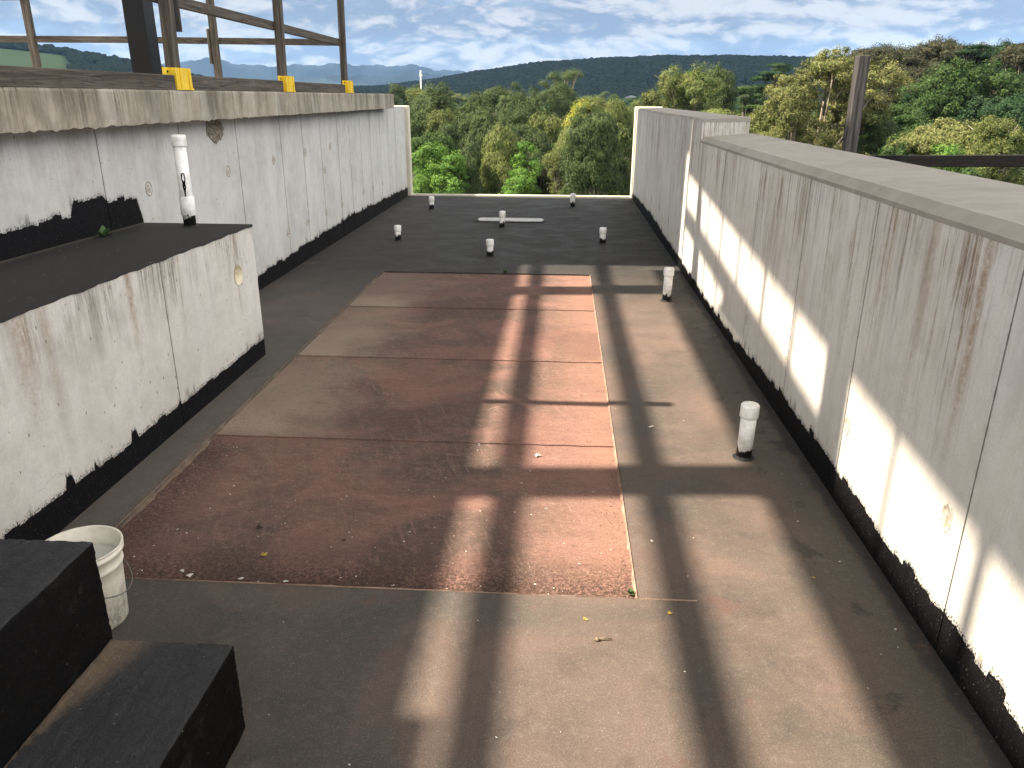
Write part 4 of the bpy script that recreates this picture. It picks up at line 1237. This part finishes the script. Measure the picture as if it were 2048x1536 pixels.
# ------------------------------------------------------------------ trees
def crown_arrays(rg, lobes, clump_r, per_clump, leaf, droop=0.0, aspect=.42, shell=.6, dens=1.0, flat=.75):
    """lobes: (cx,cy,cz,rx,ry,rz) in metres; clumps of leaf blades over every lobe"""
    C = []; CN = []
    for (cx_, cy_, cz_, rx, ry, rz_) in lobes:
        area = 4*math.pi*((rx*ry + rx*rz_ + ry*rz_)/3)
        n = int(max(5, min(70, dens*area/(clump_r*clump_r*1.9))))
        d = rg.normal(size=(n, 3)); d /= np.linalg.norm(d, axis=1)[:, None]
        d[:, 2] = np.where(d[:, 2] < -.35, -d[:, 2]*.6, d[:, 2])
        C.append(np.array([cx_, cy_, cz_]) + d*rg.uniform(shell, 1.05, n)[:, None]*np.array([rx, ry, rz_]))
        CN.append(d)
    C = np.concatenate(C); CN = np.concatenate(CN); n = len(C)
    CR = clump_r*rg.uniform(.55, 1.35, n)
    tone = np.clip(rg.uniform(-.15, 1.15, n), 0, 1); m_ = per_clump
    d = rg.normal(size=(n, m_, 3)); d /= np.linalg.norm(d, axis=2)[..., None]
    q = rg.uniform(.30, 1.0, (n, m_, 1))**.6
    q = np.where(rg.uniform(0, 1, (n, m_, 1)) < .10, q*1.35, q)
    pos = C[:, None] + d*q*CR[:, None, None]*np.array([1.0, 1.0, flat])
    if droop: pos[..., 2] -= droop*rg.uniform(0, 1, (n, m_))**2*CR[:, None]*1.5
    nrm = d*.9 + CN[:, None]*.9 + rg.normal(size=d.shape)*.48 + np.array([0, 0, .25])
    nrm /= np.linalg.norm(nrm, axis=2)[..., None]
    t = np.cross(nrm, rg.normal(size=d.shape))
    if droop: t = t*(1-droop) + np.array([0, 0, -1.0])*droop
    t -= nrm*np.sum(t*nrm, axis=2)[..., None]
    t /= np.linalg.norm(t, axis=2)[..., None] + 1e-9
    s = np.cross(nrm, t)
    L = (leaf*rg.uniform(.6, 1.4, (n, m_)))[..., None]
    P = np.stack([pos - t*L*.5, pos + s*L*aspect*.5, pos + t*L*.5, pos - s*L*aspect*.5], 2).reshape(-1, 3)
    return P, np.arange(len(P)).reshape(-1, 4), rg.uniform(0, 1, n*m_), np.repeat(tone, m_)

def make_tree(kind, seed, Wd, H, coarse=False, fs=1.0, pale=False):
    """a tree Wd wide and H tall with its foot at the origin"""
    rg = np.random.default_rng(seed*7+1); r = random.Random(seed*13+5)
    R_ = Wd/2; lobes = []
    def ring(z, f, jit=.35): # offset at height z, f of the radius there
        a = r.uniform(0, 6.283); q = R_*f*r.uniform(1-jit, 1)
        return q*math.cos(a), q*math.sin(a), z
    k_ = max(1.0, min(2.4, H/Wd))
    cl, leaf, per, dr, asp, sh, dens, fl = .43, .145, 125, .2, .42, .62, .82, .75
    if kind == 'gum':
        n = int(12*k_)
        for i in range(n):
            zf = (.62 + .34*(i+.5)/n) if pale else (.34 + .60*(i+.5)/n)
            w_ = math.sin(math.pi*min(1, (zf-.12)/.98))**.6
            x_, y_, z_ = ring(zf*H, .68*w_, .75)
            s_ = R_*r.uniform(.24, .40)
            lobes.append((x_, y_, z_ - s_*.2, s_, s_, s_*r.uniform(.9, 1.5)))
        lobes.append((0, 0, H - R_*.3, R_*.34, R_*.34, R_*.3))
        dr, asp = .40, .34
    elif kind == 'weep':
        n = int(14*k_)
        for i in range(n):
            zf = (.66 + .29*(i+.5)/n) if pale else (.16 + .76*(i+.5)/n)
            w_ = math.sin(math.pi*min(1, (zf+.02)/1.06))**.55
            x_, y_, z_ = ring(zf*H, .60*w_, .6)
            s_ = R_*r.uniform(.30, .46)
            lobes.append((x_, y_, z_, s_, s_, s_*r.uniform(1.2, 2.0)))
        lobes.append((0, 0, H - R_*.4, R_*.32, R_*.32, R_*.42))
        dr, asp, cl, leaf = .78, .22, .40, .20
    elif kind == 'round':
        n = int(15*k_)
        for i in range(n):
            zf = .08 + .82*(i+.5)/n
            w_ = math.sqrt(max(.06, 1-((zf-.46)/.56)**2))
            x_, y_, z_ = ring(zf*H, .70*w_, .4)
            s_ = R_*r.uniform(.30, .42)
            lobes.append((x_, y_, z_, s_, s_, s_*r.uniform(.8, 1.05)))
        lobes.append((0, 0, H - R_*.32, R_*.38, R_*.38, R_*.32)); lobes.append((0, 0, .5*H, R_*.5, R_*.5, H*.25))
        dr, asp, cl, leaf = .1, .5, .42, .135
    elif kind == 'flat':
        for i in range(16):
            q = math.sqrt((i+.5)/16)
            x_, y_, z_ = ring(0, .78*q, .15)
            s_ = R_*r.uniform(.24, .36)
            lobes.append((x_, y_, H - R_*.28 - q*q*R_*.42 - r.uniform(0, .12)*R_, s_, s_, s_*r.uniform(.5, .75)))
        for i in range(6):
            x_, y_, z_ = ring(H*r.uniform(.45, .72), .5, .6)
            s_ = R_*r.uniform(.18, .28); lobes.append((x_, y_, z_, s_, s_, s_*.7))
        dr, asp = .2, .4
    elif kind == 'tier':
        n = int(20*k_)
        for i in range(n):
            zf = .15 + .82*(i+.5)/n
            w_ = (1-((zf-.2)/.85)**2) if zf > .2 else 1
            x_, y_, z_ = ring(zf*H, .72*max(.08, w_), .6)
            s_ = R_*r.uniform(.26, .42)*(.55 + .45*max(0, w_))
            lobes.append((x_, y_, z_, s_, s_, s_*.16))
        dr, asp, cl, leaf, sh, dens, fl = 0, .4, .40, .13, .2, 1.1, .35
    elif kind == 'cone':
        n = int(12*k_)
        for i in range(n):
            zf = .08 + .86*(i+.5)/n
            w_ = max(.12, 1.02-zf)
            x_, y_, z_ = ring(zf*H, .62*w_, .4)
            s_ = R_*(.22 + .26*w_)
            lobes.append((x_, y_, z_, s_, s_, s_*1.1))
        dr, asp, cl, leaf = .15, .32, .36, .13
    elif kind == 'spire':
        for i in range(12):
            zf = r.uniform(.62, .97)
            x_, y_, z_ = ring(zf*H, .75, .8)
            s_ = R_*r.uniform(.18, .30); lobes.append((x_, y_, z_, s_, s_, s_*.7))
        dr, asp, cl = .3, .36, .5
    cl, leaf = cl*fs, leaf*fs
    if coarse: cl, leaf, per = cl*1.5, leaf*2.6, 46
    P = crown_arrays(rg, lobes, cl, per, leaf, dr, asp, sh, dens, fl)
    b = MB()
    tr = (.022 if pale else .018)*H + .02
    lean = Vector((r.uniform(-.05, .05)*H, r.uniform(-.05, .05)*H, 0))
    b.tube([Vector((0, 0, -.8)), lean*.05, lean*.3 + Vector((0, 0, .25*H)), lean*.7 + Vector((r.uniform(-.02, .02)*H, r.uniform(-.02, .02)*H, .5*H)), lean*.8 + Vector((0, 0, .80*H))], [tr*1.2, tr, tr*.75, tr*.5, tr*.15], 9)
    for (cx_, cy_, cz_, rx, ry, rz_) in lobes:
        z0_ = max(.08*H, min(cz_*.62, .66*H)) + r.uniform(-.03, .04)*H
        kk = z0_/(.76*H)
        s0 = Vector((lean.x*kk, lean.y*kk, z0_)); e = Vector((cx_, cy_, cz_))
        mid_ = s0.lerp(e, .5) + Vector((r.uniform(-.15, .15), r.uniform(-.15, .15), -.02*H))
        b.tube([s0, mid_, e], [tr*.36*(1.1-kk*.6), tr*.24*(1.1-kk*.6), tr*.09], 6)
        for q_ in range(3 if coarse else 5):
            d_ = Vector((r.uniform(-1, 1)*rx, r.uniform(-1, 1)*ry, r.uniform(-.2, .9)*rz_))
            b.tube([mid_.lerp(e, r.uniform(.2, .9)), e + d_*.5 + Vector((0, 0, -.05)), e + d_*.95], [tr*.12, tr*.07, .008], 4)
    bme = bpy.data.meshes.new('trunk'); bmesh.ops.recalc_face_normals(b.bm, faces=list(b.bm.faces)); b.bm.to_mesh(bme); b.bm.free()
    return P, bme

def tree_meshes(kind, seed, leaf, Wd, H, pale=False, coarse=False, fs=1.0):
    (P, Q, tint, tone), tr = make_tree(kind, seed, Wd, H, coarse, fs, pale)
    me = np_mesh('crown', P, Q, LM[leaf], attr={'tint': ('FACE', tint), 'clump': ('FACE', tone)}, uselink=False)
    tr.materials.append(M['bark_pale'] if pale else M['bark'])
    return me, tr

KM = {}
def place_tree(name, kind, seed, leaf, x, y, zt_, width, label, cat='tree', group=None, pale=False, shared=False, fs=1.0):
    """x,y ground position; zt_ height of its top; width of the crown"""
    z0 = float(terrain(np.float64(x), np.float64(y)))
    hh = max(1.5, zt_ - z0)
    t = empty(name, (x, y, z0), rnd.uniform(0, 6.28))
    if shared:
        key = (kind, leaf)
        if key not in KM: KM[key] = tree_meshes(kind, seed, leaf, 9.0, 12.0, pale, True)
        me, tr = KM[key]
        t.scale = (width/9.0, width/9.0, hh/12.0)
    else:
        me, tr = tree_meshes(kind, seed, leaf, width, hh, pale, False, fs)
    c = bpy.data.objects.new('crown', me); COL.objects.link(c); c.parent = t
    k_ = bpy.data.objects.new('trunk', tr); COL.objects.link(k_); k_.parent = t
    tag(t, label, cat, group)
    return t

_ts = [0]
def pxtree(name, kind, seed, leaf, px, py_top, wpx, dist, label, group=None, pale=False):
    _ts[0] += 1
    d0 = dist
    dist = dist*(1.6 if px < 1275 and dist < 100 else 1.5 if px < 1275 else 1.5)
    fs = min(1.8, max(.9, dist/62))
    ax, _ = az_of(px, 194); _, ez = az_of(px, py_top)
    y = dist/math.sqrt(1+ax*ax); x = ax*y
    return place_tree(name, kind, 40 + _ts[0], leaf, x, y, EYE + ez*y, wpx*(1.3 if px < 1275 else 1.15)/F_PX*dist, label, 'tree', group, pale, False, fs)

NEAR = [
 # middle gap, front row
 ('bushy_tree', 'round', 1, 'green', 850, 262, 130, 47, 'dark green bushy tree at the left edge of the gap between the walls', False),
 ('bushy_tree', 'round', 2, 'bright', 866, 285, 90, 42, 'vivid green rounded tree low at the left of the gap', False),
 ('bushy_tree', 'round', 3, 'bright', 905, 305, 75, 41, 'vivid green shrubby tree low beside the gum trunks', False),
 ('gum_tree', 'weep', 1, 'gum', 936, 288, 62, 42, 'narrow drooping olive gum beside the vivid shrubby tree', False),
 ('gum_tree', 'gum', 1, 'gum', 868, 182, 120, 66, 'large dark olive gum at the left side of the gap, behind the vivid trees', False),
 ('gum_tree', 'weep', 2, 'gum', 968, 215, 110, 50, 'tall grey green drooping gum left of the middle of the gap', False),
 ('gum_tree', 'weep', 3, 'olive', 1005, 268, 78, 43, 'small olive gum with pale trunk just left of the middle', True),
 ('bushy_tree', 'round', 2, 'bright', 1055, 285, 62, 42, 'upright light green tree in the middle of the gap', False),
 ('bushy_tree', 'round', 1, 'bright', 1040, 335, 84, 38, 'light green bush at the foot of the upright green tree', False),
 ('gum_tree', 'gum', 2, 'gum', 985, 172, 110, 78, 'broad dark green gum crown standing up behind the drooping gum', False),
 ('gum_tree', 'gum', 3, 'gum', 1045, 210, 105, 62, 'grey green gum behind the middle of the gap', False),
 ('conifer', 'cone', 1, 'dark', 1092, 205, 52, 64, 'dark narrow conifer in the middle of the gap', False),
 ('bare_shrub', 'weep', 2, 'brown', 1085, 325, 50, 44, 'brownish half bare shrub between the light green tree and pale trunked gum', False),
 ('gum_tree', 'weep', 1, 'olive', 1145, 250, 100, 45, 'olive gum right of the brown shrub with dense low foliage', False),
 ('gum_tree', 'weep', 3, 'gum', 1188, 238, 120, 37, 'pale trunked gum at right of the gap', True),
 ('wattle_tree', 'gum', 1, 'yellow', 1168, 200, 70, 60, 'gum with bright yellow top in the right half of the gap', False),
 ('gum_tree', 'weep', 2, 'olive', 1240, 205, 85, 52, 'yellowish green gum against the end of the right wall', False),
 ('gum_tree', 'gum', 2, 'olive', 1125, 290, 70, 39, 'low olive gum at the foot of the middle trees', False),
 ('gum_tree', 'weep', 1, 'gum', 1228, 290, 80, 40, 'lower grey green gum next to the right wall end', False),
 ('gum_tree', 'spire', 1, 'gum', 1125, 142, 70, 105, 'tall sparse gum with an open head rising above the middle trees', True),
 ('gum_tree', 'gum', 3, 'gum', 1105, 178, 150, 92, 'wide grey olive gum below the tall sparse gum', False),
 ('gum_tree', 'gum', 1, 'olive', 1195, 195, 95, 80, 'mid green gum behind the yellow topped gum', False),
 ('gum_tree', 'gum', 2, 'gum', 925, 212, 90, 72, 'dull green gum between the two left hand gums', False),
 ('gum_tree', 'flat', 1, 'gum', 1030, 240, 110, 55, 'low spreading gum filling the middle of the gap', False),
 ('gum_tree', 'gum', 2, 'gum', 900, 245, 90, 56, 'grey green gum above the vivid shrubby tree', False),
 ('gum_tree', 'gum', 1, 'gum', 1075, 262, 80, 50, 'shaded gum in front of the dark conifer', False),
 # right side, beyond the low wall
 ('gum_tree', 'gum', 3, 'olive', 1370, 140, 170, 62, 'khaki gum above the tall end of the right wall', False),
 ('gum_tree', 'gum', 1, 'bright', 1385, 140, 80, 68, 'light green tree top poking out of the khaki gum', False),
 ('gum_tree', 'weep', 2, 'gum', 1430, 130, 90, 66, 'slender dark olive gum right of the khaki gum', False),
 ('gum_tree', 'gum', 2, 'olive', 1300, 180, 80, 58, 'khaki gum immediately left of the wall step', False),
 ('gum_tree', 'flat', 2, 'olive', 1440, 205, 130, 50, 'pale olive gum just above the step of the right wall', False),
 ('cedar_tree', 'tier', 1, 'dark', 1545, 118, 150, 85, 'dark tiered cedar between the khaki gum and the golden gum', False),
 ('cedar_tree', 'tier', 2, 'green', 1500, 165, 130, 76, 'lower tiered cedar with layered branches left of the golden gum', False),
 ('gum_tree', 'round', 1, 'golden', 1660, 92, 285, 41, 'large golden olive gum behind the grey timber post', False),
 ('gum_tree', 'gum', 2, 'golden', 1590, 168, 130, 38, 'left shoulder of golden foliage of a smaller gum', False),
 ('gum_tree', 'gum', 3, 'olive', 1540, 210, 110, 42, 'small olive gum left of the golden gum, low behind the wall', False),
 ('gum_tree', 'flat', 1, 'brown', 1762, 72, 160, 80, 'dark brown flat topped gum behind the golden gum', False),
 ('gum_tree', 'flat', 2, 'brown', 1865, 64, 150, 84, 'dark brown gum with broken flat crown in the middle of the right side', False),
 ('cedar_tree', 'tier', 2, 'dark', 1935, 80, 150, 82, 'dark green layered cedar behind the green pines', False),
 ('gum_tree', 'flat', 1, 'brown', 2045, 66, 110, 78, 'dark brown gum at the right border of the view', False),
 ('gum_tree', 'gum', 1, 'brown', 1810, 130, 110, 74, 'shaded brownish gum under the flat topped gums', False),
 ('pine_tree', 'round', 2, 'green', 1985, 124, 230, 62, 'broad bright green pine on the right', False),
 ('pine_tree', 'gum', 2, 'green', 1860, 150, 110, 60, 'medium green pine left of the broad bright pine', False),
 ('conifer', 'cone', 2, 'dark', 1812, 170, 50, 55, 'dark narrow conifer right of the golden gum', False),
 ('bushy_tree', 'round', 3, 'green', 1800, 205, 120, 47, 'green bushy tree between golden gum and blossoming gum', False),
 ('pine_tree', 'round', 1, 'dark', 1985, 190, 200, 56, 'dark green tree under the broad pine', False),
 ('gum_tree', 'flat', 2, 'golden', 1925, 218, 195, 38, 'gum with yellow and orange tipped rounded top on the right', True),
 ('gum_tree', 'gum', 3, 'olive', 2015, 240, 120, 36, 'olive gum with pale limbs at the lower right border', True),
 ('bushy_tree', 'round', 2, 'bright', 1915, 288, 100, 33, 'light green bush above the dark timber rail', False),
 ('bushy_tree', 'round', 1, 'green', 1830, 262, 120, 38, 'mid green bush left of the light green bush', False),
 ('bushy_tree', 'round', 3, 'bright', 1800, 330, 170, 28, 'green bush showing under the dark timber rail', False),
 ('bushy_tree', 'round', 1, 'green', 1960, 340, 190, 27, 'dark green bush under the dark timber rail at the right border', False),
 ('gum_tree', 'gum', 1, 'gum', 1740, 225, 120, 44, 'shaded olive gum right behind the grey timber post', False),
 ('gum_tree', 'gum', 3, 'gum', 1480, 232, 90, 46, 'grey green gum peeping over the low coping', False),
 ('gum_tree', 'flat', 1, 'brown', 1722, 80, 120, 88, 'brown gum whose crown tip rises just right of the timber post top', False),
 ('gum_tree', 'gum', 1, 'dark', 1805, 96, 150, 86, 'dark gum filling the skyline between the two flat topped gums', False),
 ('gum_tree', 'gum', 1, 'brown', 1905, 84, 130, 88, 'dark brown gum right of the broken flat crown', False),
 ('gum_tree', 'gum', 1, 'dark', 1975, 90, 130, 86, 'dark gum on the skyline behind the broad bright pine', False),
 ('gum_tree', 'gum', 1, 'brown', 1700, 150, 150, 84, 'dark gum mass just behind the golden gum', False),
 ('gum_tree', 'weep', 1, 'olive', 1098, 232, 80, 56, 'yellow olive gum between the dark conifer and the pale trunked gum', False),
 ('gum_tree', 'weep', 1, 'gum', 1018, 196, 90, 66, 'green olive gum head above the middle of the gap', False),
 ('gum_tree', 'weep', 1, 'olive', 890, 225, 80, 58, 'olive gum behind the vivid green trees', False),
 # left side, beyond the fence
 ('gum_tree', 'gum', 2, 'gum', 812, 172, 80, 120, 'light olive gum right of the last yellow bracket', False),
 ('gum_tree', 'gum', 3, 'olive', 845, 176, 70, 110, 'pale green gum next to the end of the left wall', False),
]
for (nm, kd, sd, lf, px, pt_, wp, ds, lab, pale) in NEAR:
    pxtree(nm, kd, sd, lf, px, pt_, wp, ds, lab, None, pale)

# mid-distance trees: look-alikes in a belt beyond the near ones
mid_rng = random.Random(21)
KINDS = [('gum', 'gum'), ('gum', 'olive'), ('round', 'gum'), ('flat', 'gum'), ('gum', 'gum'), ('round', 'green'), ('flat', 'olive'), ('weep', 'gum'), ('cone', 'dark'), ('round', 'dark')]
cnt = 0
for k in range(210):
    px = mid_rng.uniform(740, 1620) if k % 4 else mid_rng.uniform(250, 1300)
    ds = mid_rng.uniform(190, 640)
    ax, _ = az_of(px, 194)
    y = ds/math.sqrt(1+ax*ax); x = ax*y
    kd, lf = mid_rng.choice(KINDS)
    z0 = float(terrain(np.float64(x), np.float64(y)))
    ht = mid_rng.uniform(8, 14)
    ht = min(ht, EYE - z0 + ds*(.010 if px > 1000 else .006))
    place_tree('valley_tree', kd, 3, lf, x, y, z0+max(5, ht), mid_rng.uniform(8, 14), 'tree of the dense valley belt behind the near gums', 'tree', 'valley trees beyond the near gums', shared=True)

# far forest: unnumbered crowns over the valley floor and the hills, one mass
fr = np.random.default_rng(77)
def ico():
    bm = bmesh.new(); bmesh.ops.create_icosphere(bm, subdivisions=2, radius=1)
    v = np.array([p.co[:] for p in bm.verts]); f = np.array([[q.index for q in p.verts] for p in bm.faces]); bm.free()
    return v, f
iv, jf = ico()
n = 42000
A_ = fr.uniform(math.atan(-.80), math.atan(.62), n)
R_ = np.sqrt(fr.uniform(0, 1, n))*2700 + 260
X = R_*np.sin(A_); Y = R_*np.cos(A_)
crest = np.interp(A_, _az, _rd)
keep = (R_ < crest*1.06) & (R_ > 480)
ratio = X/Y
keep &= ~((ratio < -.605) & (Y > 560) & (Y < 1130) & (fr.uniform(0, 1, n) < .997))
keep &= ~((R_ < 1500) & (ratio > -.15) & (fr.uniform(0, 1, n) < .25))
X, Y, R_, A_ = X[keep], Y[keep], R_[keep], A_[keep]
Z = terrain(X, Y); n = len(X)
s = fr.uniform(4.5, 8.5, n)
hz_ = s*fr.uniform(.40, .70, n)
jit = 1 + fr.uniform(-.22, .22, (n, len(iv), 1))
V = iv[None]*jit*np.stack([s, s, hz_], -1)[:, None] + np.stack([X, Y, Z + hz_*.9 + 1.5], -1)[:, None]
Fq = (jf[None] + len(iv)*np.arange(n)[:, None, None]).reshape(-1, 3)
tone = np.repeat(np.clip(fr.uniform(0, .8, n) + .35*wob(X, Y, 140) , 0, 1), len(jf)); tint = fr.uniform(0, 1, n*len(jf))
FAR = leaf_mat('far_forest_leaf', (0.010, 0.017, 0.011), (0.016, 0.024, 0.015), (0.021, 0.029, 0.018), 0.0)
tag(np_mesh('forest', V.reshape(-1, 3), Fq, FAR, attr={'tint': ('FACE', tint), 'clump': ('FACE', tone)}), 'distant forest of gums covering the valley and the wooded hills', 'forest', kind='stuff')

# houses in the valley and a mast
def house(px, ds, w, d, h_, lab, lift=2.0):
    ax, _ = az_of(px, 194); y = ds/math.sqrt(1+ax*ax); x = ax*y
    z0 = float(terrain(np.float64(x), np.float64(y)))
    t = empty('house', (x, y, z0 + lift), rnd.uniform(-.3, .3))
    MB().box(-w/2, w/2, -d/2, d/2, -lift-1, h_).build('wall', M['whitewall'], t)
    MB().prism_y([(-w/2-.5, h_), (w/2+.5, h_), (0, h_+w*.16)], -d/2-.5, d/2+.5).build('roof', M['farroof'], t)
    for q in (-.3, .05, .3):
        MB().box(q*w-.7, q*w+.7, -d/2-.06, -d/2+.02, h_*.35, h_*.75).build('window', M['farglass'], t)
    tag(t, lab, 'house')
house(828, 640, 12, 6, 2.5, 'long white house in the valley just right of the left wall', 8)
house(931, 520, 8, 5, 2.6, 'white house in the valley left of the broad dark gum', 7)
house(1023, 430, 4.5, 5, 4, 'tall narrow white house in the valley near the middle', 7)
house(1058, 450, 6, 5, 2.5, 'low white house right of the tall narrow house', 7)
house(1262, 780, 10, 6, 3, 'pale house at the foot of the wooded ridge', 6)
ax, ez = az_of(841, 141); y = 600/math.sqrt(1+ax*ax); x = ax*y
z0 = float(terrain(np.float64(x), np.float64(y)))
ms = empty('mast', (x, y, z0)); zt2 = EYE + ez*y - z0
MB().tube([(0, 0, -1), (0, 0, zt2)], [.7, .45], 8).build('pole', M['whitewall'], ms)
MB().box(-1.1, 1.1, -.4, .4, zt2-4, zt2-2.2).build('antenna', M['whitewall'], ms)
tag(ms, 'thin pale mast rising from the valley against the blue mountains', 'mast')

# ------------------------------------------------------------------ unseen clouds added for their shade on the wooded ridge and the mountains
def cloud(cx_, cy_, cz_, rx, ry, rz_, seed, lab):
    rg = np.random.default_rng(seed)
    bm = bmesh.new()
    for k in range(70):
        a_ = rg.uniform(0, 6.28); q = math.sqrt(rg.uniform(0, 1))
        r_ = rg.uniform(.22, .38)
        m_ = Matrix.Translation((cx_ + q*rx*.8*math.cos(a_), cy_ + q*ry*.8*math.sin(a_), cz_ + rg.uniform(-.3, .6)*rz_)) @ Matrix.Diagonal((rx*r_, ry*r_, rz_*rg.uniform(.5, 1), 1))
        bmesh.ops.create_icosphere(bm, subdivisions=3, radius=1, matrix=m_)
    me = bpy.data.meshes.new('cloud'); bm.to_mesh(me); bm.free()
    for p in me.polygons: p.use_smooth = True
    o = link('cloud', me, None, M['shade_cloudmat'])
    tag(o, kind='structure')
M['shade_cloudmat'] = simple('shade_cloud_white', (0.85, 0.85, 0.86), 1.0, .1, .002, .3, .0)
cloud(-1000, 1950, 1650, 2300, 1400, 130, 1, '')  # added out of view to shade the ridge
cloud(-3200, 9600, 3300, 6500, 3000, 260, 2, '')  # added out of view to shade the far mountains
# ------------------------------------------------------------------ haze
HAZE = True
if HAZE:
    m = bpy.data.materials.new('haze'); m.use_nodes = True
    g = NT(m.node_tree)
    pv = g.n('ShaderNodeVolumePrincipled')
    pv.inputs['Color'].default_value = (0.34, 0.60, 1.0, 1)
    pv.inputs['Density'].default_value = 0.000042
    pv.inputs['Anisotropy'].default_value = 0.0
    o_ = g.n('ShaderNodeOutputMaterial'); g.t.links.new(pv.outputs[0], o_.inputs['Volume'])
    b = MB().box(-15500, 15500, -60, 15500, -2400, 900)
    o = b.build('haze', m); o['kind'] = 'stuff'
    tag(o, 'thin blue haze between the deck and the far mountains', 'haze')
